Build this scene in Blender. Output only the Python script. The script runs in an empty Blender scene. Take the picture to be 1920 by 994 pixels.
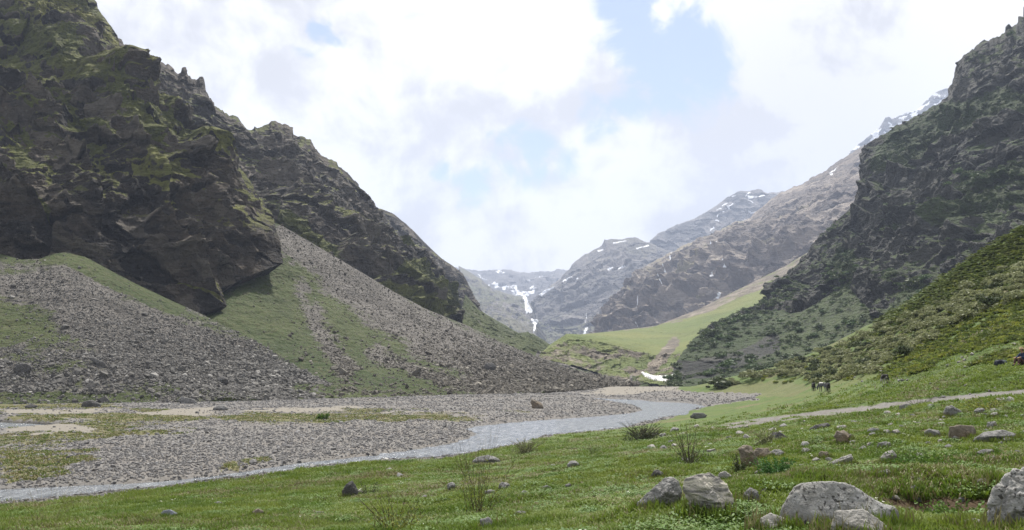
import bpy, bmesh, math, random
import numpy as np
from mathutils import Vector, Matrix, Euler
from mathutils.bvhtree import BVHTree

random.seed(7)
RNG = np.random.default_rng(11)
SC = bpy.context.scene
COL = SC.collection

# ------------------------------------------------------------------ camera
W0, H0 = 1920.0, 994.0            # pixel frame the places were measured in
F = 1478.0                        # focal length in those pixels
CAMZ = 7.0
PITCH = math.atan((690.0 - 497.0) / F)
cam_data = bpy.data.cameras.new('camera')
cam_data.sensor_fit = 'HORIZONTAL'
cam_data.sensor_width = 36.0
cam_data.lens = 36.0 * F / W0
cam_data.clip_start = 0.1
cam_data.clip_end = 20000.0
cam = bpy.data.objects.new('camera', cam_data)
cam.location = (0, 0, CAMZ)
cam.rotation_euler = (math.pi / 2 + PITCH, 0, 0)
COL.objects.link(cam)
SC.camera = cam
CP, SP = math.cos(PITCH), math.sin(PITCH)


def at(px, py, Y):
    """world point seen at photo pixel (px, py) at forward distance Y (arrays welcome)"""
    px = np.asarray(px, float); py = np.asarray(py, float); Y = np.asarray(Y, float)
    u = (px - W0 / 2) / F; v = (H0 / 2 - py) / F
    dy = CP - v * SP; dz = SP + v * CP
    t = Y / dy
    return np.stack([u * t, Y + 0 * t, CAMZ + dz * t], -1)


def ray_dir(px, py):
    u = (px - W0 / 2) / F; v = (H0 / 2 - py) / F
    return Vector((u, CP - v * SP, SP + v * CP)).normalized()


def proj(P):
    x, y, z = P[..., 0], P[..., 1], P[..., 2] - CAMZ
    fwd = y * CP + z * SP; up = -y * SP + z * CP
    fwd = np.where(fwd < 0.3, 0.3, fwd)
    return W0 / 2 + F * x / fwd, H0 / 2 - F * up / fwd


# ------------------------------------------------------------------ world, sun, exposure
SUN_EL, SUN_AZ = math.radians(62), math.radians(8)   # azimuth from +Y, negative = left
world = bpy.data.worlds.new('World')
SC.world = world
world.use_nodes = True


def nd(nt, typ, **kw):
    n = nt.nodes.new(typ)
    ins = kw.pop('ins', {})
    for k, v in kw.items():
        setattr(n, k, v)
    for k, v in ins.items():
        if isinstance(v, bpy.types.NodeSocket):
            nt.links.new(v, n.inputs[k])
        else:
            n.inputs[k].default_value = v
    return n


def math_n(nt, op, a, b=None, c=None, clamp=False):
    n = nt.nodes.new('ShaderNodeMath'); n.operation = op; n.use_clamp = clamp
    for i, v in enumerate((a, b, c)):
        if v is None: continue
        if isinstance(v, bpy.types.NodeSocket): nt.links.new(v, n.inputs[i])
        else: n.inputs[i].default_value = v
    return n.outputs[0]


def vmath(nt, op, a, b=None):
    n = nt.nodes.new('ShaderNodeVectorMath'); n.operation = op
    for i, v in enumerate((a, b)):
        if v is None: continue
        if isinstance(v, bpy.types.NodeSocket): nt.links.new(v, n.inputs[i])
        else: n.inputs[i].default_value = v
    return n


def maprange(nt, v, a, b, c=0.0, d=1.0, smooth=True):
    n = nt.nodes.new('ShaderNodeMapRange'); n.clamp = True
    n.interpolation_type = 'SMOOTHSTEP' if smooth else 'LINEAR'
    nt.links.new(v, n.inputs[0])
    for i, x in enumerate((a, b, c, d)): n.inputs[i + 1].default_value = x
    return n.outputs[0]


def mixc(nt, f, a, b, blend='MIX'):
    n = nt.nodes.new('ShaderNodeMix'); n.data_type = 'RGBA'; n.blend_type = blend
    for sock, v in ((n.inputs[0], f), (n.inputs[6], a), (n.inputs[7], b)):
        if isinstance(v, bpy.types.NodeSocket): nt.links.new(v, sock)
        elif isinstance(v, (int, float)): sock.default_value = v
        else: sock.default_value = (v[0], v[1], v[2], 1)
    return n.outputs[2]


def noise_n(nt, vec, scale, detail=6, rough=0.55, dist=0.0):
    n = nt.nodes.new('ShaderNodeTexNoise')
    if vec is not None: nt.links.new(vec, n.inputs['Vector'])
    n.inputs['Scale'].default_value = scale; n.inputs['Detail'].default_value = detail
    n.inputs['Roughness'].default_value = rough; n.inputs['Distortion'].default_value = dist
    return n.outputs['Fac']


def build_world():
    nt = world.node_tree
    nt.nodes.clear()
    sky = nd(nt, 'ShaderNodeTexSky', sky_type='NISHITA', sun_disc=False)
    sky.sun_elevation = SUN_EL
    sky.sun_rotation = SUN_AZ
    sky.altitude = 3500
    sky.air_density = 1.0; sky.dust_density = 1.2; sky.ozone_density = 1.2
    tc = nd(nt, 'ShaderNodeTexCoord').outputs['Generated']
    sep = nd(nt, 'ShaderNodeSeparateXYZ', ins={0: tc})
    zc = math_n(nt, 'ADD', math_n(nt, 'MAXIMUM', sep.outputs[2], 0.0), 0.32)
    flat = vmath(nt, 'DIVIDE', tc)
    comb = nd(nt, 'ShaderNodeCombineXYZ', ins={0: zc, 1: zc, 2: 1.0})
    nt.links.new(comb.outputs[0], flat.inputs[1])
    p = flat.outputs[0]
    # holes of blue sky between the clouds: centre direction, radius, strength
    holes = [((1170, 0), .095, .85), ((1225, 95), .135, .92), ((1290, 165), .10, .74), ((1140, 205), .08, .60),
             ((600, 40), .034, .95), ((570, 75), .030, .75), ((960, 285), .09, .74), ((1015, 325), .075, .72),
             ((895, 345), .070, .66), ((1290, 10), .06, .6), ((840, 305), .035, .6)]
    wv = nd(nt, 'ShaderNodeTexNoise', ins={'Vector': tc, 'Scale': 7.0, 'Detail': 4.0})
    wo = vmath(nt, 'MULTIPLY_ADD', wv.outputs['Color'], (.11, .11, .11)); wo.inputs[2].default_value = (-.055, -.055, -.055)
    tw_ = vmath(nt, 'ADD', tc, wo.outputs[0]).outputs[0]
    tot = None
    for (px, py), r, s in holes:
        d = ray_dir(px, py)
        dist = vmath(nt, 'DISTANCE', tw_); dist.inputs[1].default_value = d
        g = maprange(nt, dist.outputs['Value'], r, 0.0, 0, s)
        tot = g if tot is None else math_n(nt, 'MAXIMUM', tot, g)
    n2 = noise_n(nt, tc, 13.0, 9, .62, .5)
    n1 = noise_n(nt, p, 2.3, 7, .58, .4)
    nn = math_n(nt, 'MULTIPLY', math_n(nt, 'SUBTRACT', n2, .5), 3.6)
    dens = math_n(nt, 'SUBTRACT', math_n(nt, 'ADD', math_n(nt, 'MULTIPLY', nn, math_n(nt, 'ADD', tot, .1)), math_n(nt, 'ADD', .62, math_n(nt, 'MULTIPLY', math_n(nt, 'SUBTRACT', n1, .5), .4))), tot)
    alpha = maprange(nt, dens, -.06, .36)
    # billows: soft grey undersides and bright tops
    b1 = noise_n(nt, p, 1.5, 7, .55, .5)
    off = vmath(nt, 'ADD', tc, (0.03, 0.0, -0.05)).outputs[0]
    b2 = noise_n(nt, off, 5.5, 7, .58, .3)
    bb = math_n(nt, 'ADD', math_n(nt, 'MULTIPLY', b1, .55), math_n(nt, 'MULTIPLY', b2, .6))
    shade = maprange(nt, math_n(nt, 'ADD', bb, math_n(nt, 'MULTIPLY', math_n(nt, 'SUBTRACT', noise_n(nt, tc, 15.0, 8, .6, .4), .5), .42)), .45, .60)
    # broad grey cloud low on the right, over the ridge
    dgr = vmath(nt, 'DISTANCE', tc); dgr.inputs[1].default_value = ray_dir(1500, 270)
    grey = maprange(nt, dgr.outputs['Value'], .26, .04, 0, .55)
    shade = math_n(nt, 'SUBTRACT', shade, grey, clamp=True)
    cloud = mixc(nt, shade, (3.35, 3.2, 3.12), (6.3, 6.1, 5.9))
    col = mixc(nt, alpha, sky.outputs[0], cloud)
    # thin high veil so that the blue stays pale
    col = mixc(nt, .34, col, (3.7, 3.8, 4.05))
    lowmix = maprange(nt, sep.outputs[2], -.02, -.12)
    col = mixc(nt, lowmix, col, (2.0, 2.2, 2.0))
    bg = nd(nt, 'ShaderNodeBackground', ins={'Color': col, 'Strength': 0.1})
    out = nd(nt, 'ShaderNodeOutputWorld')
    nt.links.new(bg.outputs[0], out.inputs[0])


build_world()
world.cycles.sampling_method = 'MANUAL'
world.cycles.sample_map_resolution = 1024

sun_d = bpy.data.lights.new('sun', 'SUN')
sun_d.energy = 4.2
sun_d.angle = math.radians(5)
sun_d.color = (1.0, 0.96, 0.89)
sun = bpy.data.objects.new('sun', sun_d)
sdir = Vector((math.sin(SUN_AZ) * math.cos(SUN_EL), math.cos(SUN_AZ) * math.cos(SUN_EL), math.sin(SUN_EL)))
sun.rotation_euler = sdir.to_track_quat('Z', 'Y').to_euler()
sun.location = (-100, 200, 1500)
COL.objects.link(sun)

SC.view_settings.view_transform = 'Standard'
SC.view_settings.look = 'None'
SC.view_settings.gamma = 1.0
SC.view_settings.exposure = 1.14
HAZE = 0.00014
HAZE_COL = (.64, .75, 1.0, 1)
SC.render.engine = 'CYCLES'
SC.cycles.use_denoising = True
SC.cycles.max_bounces = 6
SC.cycles.volume_bounces = 0
SC.cycles.transparent_max_bounces = 6

# ------------------------------------------------------------------ noise
_perm = np.random.default_rng(3).permutation(256).astype(np.int32)
_perm = np.concatenate([_perm, _perm, _perm])
_g = np.array([[1, 1, 0], [-1, 1, 0], [1, -1, 0], [-1, -1, 0], [1, 0, 1], [-1, 0, 1], [1, 0, -1], [-1, 0, -1],
               [0, 1, 1], [0, -1, 1], [0, 1, -1], [0, -1, -1], [1, 1, 0], [-1, 1, 0], [0, -1, 1], [0, -1, -1]], np.float32)
GX, GY, GZ = _g[:, 0].copy(), _g[:, 1].copy(), _g[:, 2].copy()


def perlin(P, seed=0):
    P = np.asarray(P, np.float32)
    sh = P.shape[:-1]
    P = P.reshape(-1, 3) + np.float32(seed * 17.31)
    fl = np.floor(P)
    I = fl.astype(np.int32) & 255
    f = P - fl
    w = f * f * f * (f * (f * 6 - 15) + 10)
    xi, yi, zi = I[:, 0], I[:, 1], I[:, 2]
    fx, fy, fz = f[:, 0], f[:, 1], f[:, 2]
    A = _perm[xi]; B = _perm[xi + 1]
    res = []
    for X, dx in ((A, 0), (B, 1)):
        for dy in (0, 1):
            XY = _perm[X + yi + dy]
            for dz in (0, 1):
                h = _perm[XY + zi + dz] & 15
                res.append(GX[h] * (fx - dx) + GY[h] * (fy - dy) + GZ[h] * (fz - dz))
    u, v, ww = w[:, 0], w[:, 1], w[:, 2]
    l = lambda a, b, t: a + (b - a) * t
    x00 = l(res[0], res[4], u); x01 = l(res[1], res[5], u); x10 = l(res[2], res[6], u); x11 = l(res[3], res[7], u)
    return l(l(x00, x10, v), l(x01, x11, v), ww).reshape(sh)


def fbm(P, oct=5, gain=.5, lac=2.03, seed=0):
    P = np.asarray(P, np.float32); a = 1.0; s = 0; n = 0
    for i in range(oct):
        s = s + a * perlin(P, seed + i); n += a; a *= gain; P = P * lac
    return s / n


def ridged(P, oct=5, gain=.5, lac=2.07, seed=0):
    P = np.asarray(P, np.float32); a = 1.0; s = 0; n = 0; w = 1.0
    for i in range(oct):
        r = 1 - np.abs(perlin(P, seed + i)) * 1.6
        r = np.clip(r, 0, 1) ** 2
        s = s + a * r * w; n += a; w = np.clip(r * 1.6, 0, 1); a *= gain; P = P * lac
    return s / n


def sstep(a, b, x):
    t = np.clip((x - a) / (b - a), 0, 1); return t * t * (3 - 2 * t)


# ------------------------------------------------------------------ mesh helpers
def tag(o, label=None, cat=None, group=None, kind=None):
    if label: o['label'] = label
    if cat: o['category'] = cat
    if group: o['group'] = group
    if kind: o['kind'] = kind
    return o


def mesh_np(name, V, faces, mat=None, attrs=None, smooth=False, parent=None, link=True):
    V = np.asarray(V, np.float32).reshape(-1, 3)
    faces = np.asarray(faces, np.int32)
    k = faces.shape[1]
    me = bpy.data.meshes.new(name)
    me.vertices.add(len(V)); me.vertices.foreach_set('co', V.ravel())
    me.loops.add(faces.size); me.loops.foreach_set('vertex_index', faces.ravel())
    me.polygons.add(len(faces))
    me.polygons.foreach_set('loop_start', np.arange(0, faces.size, k, dtype=np.int32))
    me.polygons.foreach_set('use_smooth', np.full(len(faces), bool(smooth)))
    for nme, a in (attrs or {}).items():
        at_ = me.attributes.new(nme, 'FLOAT', 'POINT')
        at_.data.foreach_set('value', np.asarray(a, np.float32).ravel())
    me.update(calc_edges=True)
    if mat: me.materials.append(mat)
    o = bpy.data.objects.new(name, me)
    if link: COL.objects.link(o)
    if parent: o.parent = parent
    return o


def grid_faces(nv, nu):
    i = np.arange(nv - 1)[:, None] * nu + np.arange(nu - 1)[None, :]
    return np.stack([i, i + 1, i + nu + 1, i + nu], -1).reshape(-1, 4)


def obj_bm(name, bm, mat=None, parent=None, smooth=False):
    me = bpy.data.meshes.new(name)
    if smooth:
        for f in bm.faces: f.smooth = True
    bm.to_mesh(me); bm.free()
    if mat: me.materials.append(mat)
    o = bpy.data.objects.new(name, me); COL.objects.link(o)
    if parent: o.parent = parent
    return o


def pchip(t, y, tq):
    """monotone-ish cubic along axis 0; y is (n, ...)"""
    t = np.asarray(t, float); n = len(t)
    h = np.diff(t); hs = h.reshape((-1,) + (1,) * (y.ndim - 1))
    d = np.diff(y, axis=0) / hs
    m = np.zeros_like(y)
    if n > 2:
        a, b = d[:-1], d[1:]
        with np.errstate(divide='ignore', invalid='ignore'):
            hm = 2 * a * b / (a + b)
        m[1:-1] = np.where(a * b > 0, hm, 0)
    m[0] = d[0]; m[-1] = d[-1]
    i = np.clip(np.searchsorted(t, tq, side='right') - 1, 0, n - 2)
    hh = h[i]; s = (tq - t[i]) / hh
    sh = (-1,) + (1,) * (y.ndim - 1)
    s = s.reshape(sh); hh = hh.reshape(sh)
    return ((1 + 2 * s) * (1 - s) ** 2 * y[i] + s * (1 - s) ** 2 * hh * m[i]
            + s * s * (3 - 2 * s) * y[i + 1] + s * s * (s - 1) * hh * m[i + 1])


def loft(rows, nu, nv, linear_u=True):
    """rows: bottom to top, each a list of (px, py, Y[, t]). Returns P, PX, PY grids (nv, nu, .)"""
    R = []
    tq = np.linspace(0, 1, nu)
    for row in rows:
        a = np.array([r[:3] for r in row], float)
        seg = np.hypot(np.diff(a[:, 0]), np.diff(a[:, 1])) + 1e-6
        t = np.concatenate([[0], np.cumsum(seg)]); t /= t[-1]
        ly = np.log(a[:, 2])
        R.append(np.stack([np.interp(tq, t, a[:, 0]), np.interp(tq, t, a[:, 1]), np.interp(tq, t, ly)], -1))
    R = np.stack(R)
    d = np.hypot(np.diff(R[:, :, 0], axis=0), np.diff(R[:, :, 1], axis=0)).mean(1) + 2
    tv = np.concatenate([[0], np.cumsum(d)]); tv /= tv[-1]
    G = pchip(tv, R, np.linspace(0, 1, nv))
    PX, PY, Y = G[..., 0], G[..., 1], np.exp(G[..., 2])
    return at(PX, PY, Y), PX, PY, np.linspace(0, 1, nv)[:, None] + 0 * PX


def normals(P):
    du = np.gradient(P, axis=1); dv = np.gradient(P, axis=0)
    n = np.cross(du, dv)
    n /= np.linalg.norm(n, axis=-1, keepdims=True) + 1e-9
    c = P - np.array([0, 0, CAMZ])
    if (n * c).sum(-1).mean() > 0: n = -n
    return n


def blur(a, k=2):
    for _ in range(k):
        a = np.pad(a, 1, mode='edge')
        a = (a[:-2, 1:-1] + a[2:, 1:-1] + a[1:-1, :-2] + a[1:-1, 2:] + 2 * a[1:-1, 1:-1]) / 6
    return a


def skirt(P, attrs, top=(0, 60, -60), bottom=None, right=None, left=None):
    """close the back of a slope: extra rows/columns carried away from the viewer"""
    def ext(a, ax, at_end, val):
        e = np.take(a, [-1 if at_end else 0], axis=ax).copy()
        if val is not None: e = e + np.array(val, float)
        return np.concatenate([a, e] if at_end else [e, a], axis=ax)
    for off, ax, end in ((top, 0, True), (bottom, 0, False), (right, 1, True), (left, 1, False)):
        if off is None: continue
        P = ext(P, ax, end, off)
        attrs = {k: ext(v, ax, end, None) for k, v in attrs.items()}
    return P, attrs


def stroke(PX, PY, pts, w):
    """0..1 mask near a pixel polyline; w = half width (or list per point)"""
    best = np.full(PX.shape, 1e9)
    for (x0, y0), (x1, y1) in zip(pts[:-1], pts[1:]):
        dx, dy = x1 - x0, y1 - y0
        t = np.clip(((PX - x0) * dx + (PY - y0) * dy) / (dx * dx + dy * dy + 1e-9), 0, 1)
        best = np.minimum(best, np.hypot(PX - x0 - t * dx, PY - y0 - t * dy))
    return np.clip(1.0 - best / w, -1, 1)


def inside(PX, PY, poly):
    r = np.zeros(PX.shape, bool); n = len(poly)
    for i in range(n):
        x0, y0 = poly[i]; x1, y1 = poly[(i + 1) % n]
        c = ((y0 > PY) != (y1 > PY)) & (PX < (x1 - x0) * (PY - y0) / (y1 - y0 + 1e-12) + x0)
        r ^= c
    return r


def edge_dist(PX, PY, poly, closed=True):
    best = np.full(PX.shape, 1e9); n = len(poly)
    for i in range(n if closed else n - 1):
        x0, y0 = poly[i]; x1, y1 = poly[(i + 1) % n]
        dx, dy = x1 - x0, y1 - y0
        t = np.clip(((PX - x0) * dx + (PY - y0) * dy) / (dx * dx + dy * dy + 1e-9), 0, 1)
        best = np.minimum(best, np.hypot(PX - x0 - t * dx, PY - y0 - t * dy))
    return best


# ------------------------------------------------------------------ materials
def new_mat(name):
    m = bpy.data.materials.new(name); m.use_nodes = True
    nt = m.node_tree; nt.nodes.clear()
    b = nd(nt, 'ShaderNodeBsdfPrincipled'); o = nd(nt, 'ShaderNodeOutputMaterial')
    nt.links.new(b.outputs[0], o.inputs[0])
    b.inputs['Specular IOR Level'].default_value = 0.25
    b.inputs['Roughness'].default_value = 0.9
    return m, nt, b


def attr(nt, name):
    return nd(nt, 'ShaderNodeAttribute', attribute_name=name).outputs['Fac']


def bump(nt, b, h, strength, dist):
    n = nd(nt, 'ShaderNodeBump', ins={'Strength': strength, 'Distance': dist, 'Height': h})
    nt.links.new(n.outputs[0], b.inputs['Normal'])


def terrain_mat(name, rock, rock2, grass, grass2, scale, pale=None, soil=(.13, .10, .07), snow=False, bstr=.5, bscale=None):
    """rock with grass by attribute g, snow by attribute s, scree by attribute r"""
    m, nt, b = new_mat(name)
    pos = nd(nt, 'ShaderNodeNewGeometry').outputs['Position']
    n1 = noise_n(nt, pos, scale, 8, .62, .3)
    n2 = noise_n(nt, pos, scale * 7.3, 6, .65)
    n3 = noise_n(nt, pos, scale * .27, 5, .5)
    st = nd(nt, 'ShaderNodeMapping', ins={0: pos, 'Rotation': (.35, .25, 0), 'Scale': (1, 1, 5.5)})
    n4 = noise_n(nt, st.outputs[0], scale * 2.2, 6, .6, .5)
    c = mixc(nt, maprange(nt, n1, .32, .68), rock, rock2)
    c = mixc(nt, maprange(nt, n4, .52, .70, 0, .7), c, [x * .55 for x in rock])
    tn = attr(nt, 't')
    c = mixc(nt, maprange(nt, tn, .5, .1, 0, .75), c, [x * .42 for x in rock])
    c = mixc(nt, maprange(nt, tn, .55, .95, 0, .75), c, [(x + y) * .62 for x, y in zip(rock2, pale or rock2)])
    if pale: c = mixc(nt, maprange(nt, n2, .56, .74, 0, .75), c, pale)
    g = attr(nt, 'g')
    gg = math_n(nt, 'ADD', g, math_n(nt, 'MULTIPLY', math_n(nt, 'SUBTRACT', n2, .5), 1.3))
    gc = mixc(nt, maprange(nt, n3, .35, .65), grass, grass2)
    gc = mixc(nt, maprange(nt, n2, .42, .68, 0, .75), gc, soil)
    gc = mixc(nt, maprange(nt, n1, .45, .66, 0, .45), gc, [x * .62 for x in grass])
    c = mixc(nt, maprange(nt, gg, .35, .65), c, gc)
    if snow:
        s = attr(nt, 's')
        c = mixc(nt, maprange(nt, s, .35, .6), c, (.82, .84, .88))
    nt.links.new(c, b.inputs['Base Color'])
    bs = bscale or scale
    h = math_n(nt, 'ADD', math_n(nt, 'MULTIPLY', noise_n(nt, pos, bs * 9, 6, .65), 1.0), math_n(nt, 'MULTIPLY', n4, .8))
    bump(nt, b, h, bstr, 1.2 / bs / 9 * 2.2)
    return m


GRASS_D = (.036, .052, .016)
GRASS_Y = (.085, .095, .026)
M_cliff = terrain_mat('cliff_rock', (.032, .028, .024), (.115, .090, .064), (.115, .128, .022), (.21, .205, .042), .05, pale=(.22, .20, .165), soil=(.05, .045, .026), bstr=1.0)
M_ridge = terrain_mat('ridge_rock', (.036, .033, .030), (.105, .088, .070), (.085, .10, .028), (.145, .15, .045), .035, pale=(.15, .14, .125), soil=(.07, .065, .045), bstr=.7)
M_wall = terrain_mat('cloud_shaded_wall_rock', (.034, .036, .034), (.066, .064, .056), (.036, .058, .018), (.056, .076, .026), .035, pale=(.078, .077, .066), soil=(.045, .046, .034), bstr=.7)  # rock darkened: the cloud shadow on this wall is put into its colour
M_brown = terrain_mat('brown_mountain_rock', (.085, .070, .062), (.20, .165, .135), (.22, .20, .12), (.27, .23, .16), .012, pale=(.30, .26, .22), soil=(.16, .13, .09), snow=True, bstr=.6)  # pale dry rock, with the sunlit brightness also put into its colour
M_far = terrain_mat('far_peak_rock', (.08, .078, .085), (.13, .12, .115), (.10, .11, .06), (.13, .12, .075), .010, pale=(.22, .20, .19), soil=(.12, .11, .09), snow=True, bstr=.5)
M_scree = terrain_mat('scree_ground', (.092, .084, .074), (.15, .138, .124), (.028, .046, .009), (.052, .068, .017), .08, pale=(.25, .235, .22), soil=(.075, .075, .035), bstr=.6)
M_meadow = terrain_mat('terrace_ground', (.10, .085, .065), (.16, .135, .105), (.088, .118, .030), (.135, .145, .045), .03, pale=(.24, .21, .17), soil=(.12, .13, .04), bstr=.4)


def ground_mat():
    m, nt, b = new_mat('valley_ground')
    pos = nd(nt, 'ShaderNodeNewGeometry').outputs['Position']
    nA = noise_n(nt, pos, .12, 6, .6); nB = noise_n(nt, pos, .9, 6, .62); nC = noise_n(nt, pos, 6.0, 6, .65); nD = noise_n(nt, pos, 22., 4, .6)
    # gravel
    vor = nd(nt, 'ShaderNodeTexVoronoi', ins={'Vector': pos, 'Scale': 5.0})
    gcol = mixc(nt, maprange(nt, nC, .3, .7), (.125, .12, .114), (.21, .20, .192))
    gcol = mixc(nt, maprange(nt, nA, .4, .62, 0, .55), gcol, (.19, .155, .125))
    vcol = nd(nt, 'ShaderNodeSeparateColor', ins={0: vor.outputs['Color']})
    gcol = mixc(nt, maprange(nt, vcol.outputs[0], .2, 1, 0, .6, False), gcol, (.34, .33, .32))
    gcol = mixc(nt, maprange(nt, vor.outputs['Distance'], .08, .13, 0, .6), gcol, (.075, .07, .062))
    # sand
    sand = mixc(nt, nC, (.14, .128, .108), (.20, .182, .152))
    c = mixc(nt, maprange(nt, math_n(nt, 'ADD', attr(nt, 'sand'), math_n(nt, 'MULTIPLY', math_n(nt, 'SUBTRACT', nB, .5), 1.1)), .3, .8), gcol, sand)
    # grass and bare soil between
    gr = mixc(nt, maprange(nt, nB, .35, .68), (.042, .075, .012), (.078, .112, .020))
    gr = mixc(nt, maprange(nt, nA, .45, .68, 0, .6), gr, (.095, .10, .03))
    gr = mixc(nt, maprange(nt, nC, .52, .72, 0, .55), gr, (.10, .085, .040))
    gr = mixc(nt, maprange(nt, attr(nt, 'dry'), .3, .8, 0, .85), gr, (.115, .10, .05))
    ga = math_n(nt, 'ADD', attr(nt, 'g'), math_n(nt, 'MULTIPLY', math_n(nt, 'SUBTRACT', nC, .5), .7))
    c = mixc(nt, maprange(nt, ga, .4, .6), c, gr)
    c = mixc(nt, maprange(nt, math_n(nt, 'ADD', attr(nt, 'soil'), math_n(nt, 'MULTIPLY', math_n(nt, 'SUBTRACT', nC, .5), .8)), .4, .6), c, mixc(nt, nC, (.028, .019, .011), (.075, .045, .020)))
    c = mixc(nt, maprange(nt, attr(nt, 'wet'), .3, .7, 0, .75), c, (.035, .034, .028))
    nt.links.new(c, b.inputs['Base Color'])
    h = math_n(nt, 'ADD', nC, math_n(nt, 'MULTIPLY', nD, .5))
    bump(nt, b, h, .7, .09)
    return m


M_ground = ground_mat()


def stone_mat(name, base, dark, pale, speck=0.0, speck_scale=14.0, rust=0.0, rnd=.5):
    m, nt, b = new_mat(name)
    tc = nd(nt, 'ShaderNodeTexCoord').outputs['Object']
    oi = nd(nt, 'ShaderNodeObjectInfo')
    r = oi.outputs['Random']
    n1 = noise_n(nt, tc, 3.0, 8, .65, .4); n2 = noise_n(nt, tc, 11., 7, .65); n3 = noise_n(nt, tc, 1.1, 4, .5)
    c = mixc(nt, maprange(nt, n1, .36, .64), dark, base)
    c = mixc(nt, maprange(nt, n2, .52, .72, 0, .8), c, pale)
    n6 = noise_n(nt, tc, 1.7, 6, .6, .8)
    c = mixc(nt, maprange(nt, n6, .50, .64, 0, .5), c, [x * .5 for x in dark])
    if rust: c = mixc(nt, maprange(nt, n3, .48, .66, 0, rust), c, (.22, .15, .085))
    if speck:
        n4 = noise_n(nt, tc, speck_scale, 2, .45, .15)
        n5 = noise_n(nt, tc, speck_scale * .28, 3, .5)
        f = math_n(nt, 'MULTIPLY', maprange(nt, n4, .565, .61, 0, speck), maprange(nt, n5, .38, .55))
        c = mixc(nt, f, c, (.042, .040, .038))
    c = mixc(nt, maprange(nt, r, 0, .8, rnd, 0, False), c, [x * .42 for x in base])
    c = mixc(nt, maprange(nt, r, .90, 1.0, 0, rnd, False), c, [min(.6, x * 1.25) for x in pale])
    nt.links.new(c, b.inputs['Base Color'])
    bump(nt, b, math_n(nt, 'ADD', n2, math_n(nt, 'MULTIPLY', noise_n(nt, tc, 40, 4, .6), .4)), 1.0, .05)
    return m


M_bould = stone_mat('lichen_granite', (.34, .335, .32), (.22, .215, .20), (.44, .435, .42), speck=.9, speck_scale=26, rnd=.1)
M_pale = stone_mat('pale_stone', (.40, .385, .355), (.24, .23, .21), (.55, .53, .49), speck=.35, speck_scale=9, rust=.25, rnd=.35)
M_grey = stone_mat('grey_stone', (.26, .255, .245), (.15, .147, .14), (.38, .37, .355), speck=.5, speck_scale=12, rnd=.35)
M_tan = stone_mat('tan_stone', (.24, .205, .16), (.14, .115, .09), (.36, .32, .26), speck=.4, speck_scale=9, rust=.5, rnd=.3)
M_dark = stone_mat('dark_stone', (.13, .125, .12), (.075, .072, .068), (.24, .23, .22), speck=.3, rnd=.4)
M_blue = stone_mat('bluish_stone', (.25, .27, .31), (.17, .18, .205), (.34, .36, .40), rnd=.1)
M_gravel = stone_mat('gravel_stone', (.215, .21, .208), (.13, .127, .125), (.35, .342, .338), rust=.15, rnd=.58)
M_screest = stone_mat('scree_stone', (.150, .143, .132), (.085, .081, .074), (.25, .24, .225), rnd=.8)
M_screebr = stone_mat('brown_scree_stone', (.138, .125, .104), (.076, .069, .057), (.23, .212, .18), rnd=.8)


def leaf_mat(name, a, bcol, trans=.25, rnd=.6, scale=3.0):
    m, nt, b = new_mat(name)
    r = nd(nt, 'ShaderNodeObjectInfo').outputs['Random']
    pos = nd(nt, 'ShaderNodeNewGeometry').outputs['Position']
    n = noise_n(nt, pos, scale, 3, .6)
    c = mixc(nt, maprange(nt, n, .3, .7), a, bcol)
    c = mixc(nt, maprange(nt, r, 0, 1, 0, rnd, False), c, [x * .5 + .02 for x in a])
    nt.links.new(c, b.inputs['Base Color'])
    b.inputs['Roughness'].default_value = .6
    tr = nd(nt, 'ShaderNodeBsdfTranslucent', ins={'Color': c})
    mx = nd(nt, 'ShaderNodeMixShader', ins={0: trans, 1: b.outputs[0], 2: tr.outputs[0]})
    out = [x for x in nt.nodes if x.type == 'OUTPUT_MATERIAL'][0]
    nt.links.new(mx.outputs[0], out.inputs[0])
    return m


M_grass = leaf_mat('grass_blade', (.090, .152, .014), (.165, .210, .030), .38, .35, .35)
M_grassdry = leaf_mat('dry_grass_blade', (.20, .17, .075), (.13, .13, .05), .2, .4, .7)
M_herb = leaf_mat('herb_leaf', (.065, .14, .018), (.12, .19, .028), .3, .35)
M_shrub = leaf_mat('grey_green_leaf', (.17, .19, .085), (.24, .25, .125), .4, .3, .5)
M_shrubd = leaf_mat('dark_green_leaf', (.055, .078, .030), (.09, .11, .042), .3, .4, .5)
M_shruby = leaf_mat('yellow_green_leaf', (.165, .21, .028), (.24, .25, .045), .4, .3, .5)
M_fern = leaf_mat('feathery_leaf', (.04, .12, .02), (.06, .15, .03), .3, .3, .5)


def plain(name, col, rough=.7, nscale=20, var=.35):
    m, nt, b = new_mat(name)
    tc = nd(nt, 'ShaderNodeTexCoord').outputs['Object']
    n = noise_n(nt, tc, nscale, 4, .6)
    c = mixc(nt, maprange(nt, n, .3, .7), col, [x * (1 - var) for x in col])
    nt.links.new(c, b.inputs['Base Color']); b.inputs['Roughness'].default_value = rough
    return m


M_twig = plain('twig_bark', (.075, .055, .035))
M_strawstem = plain('dry_stem', (.28, .23, .12))
M_snow = plain('old_snow', (.74, .73, .72), .8, 3, .12)
M_fall = plain('white_water', (.80, .82, .85), .5, .2, .15)


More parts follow.
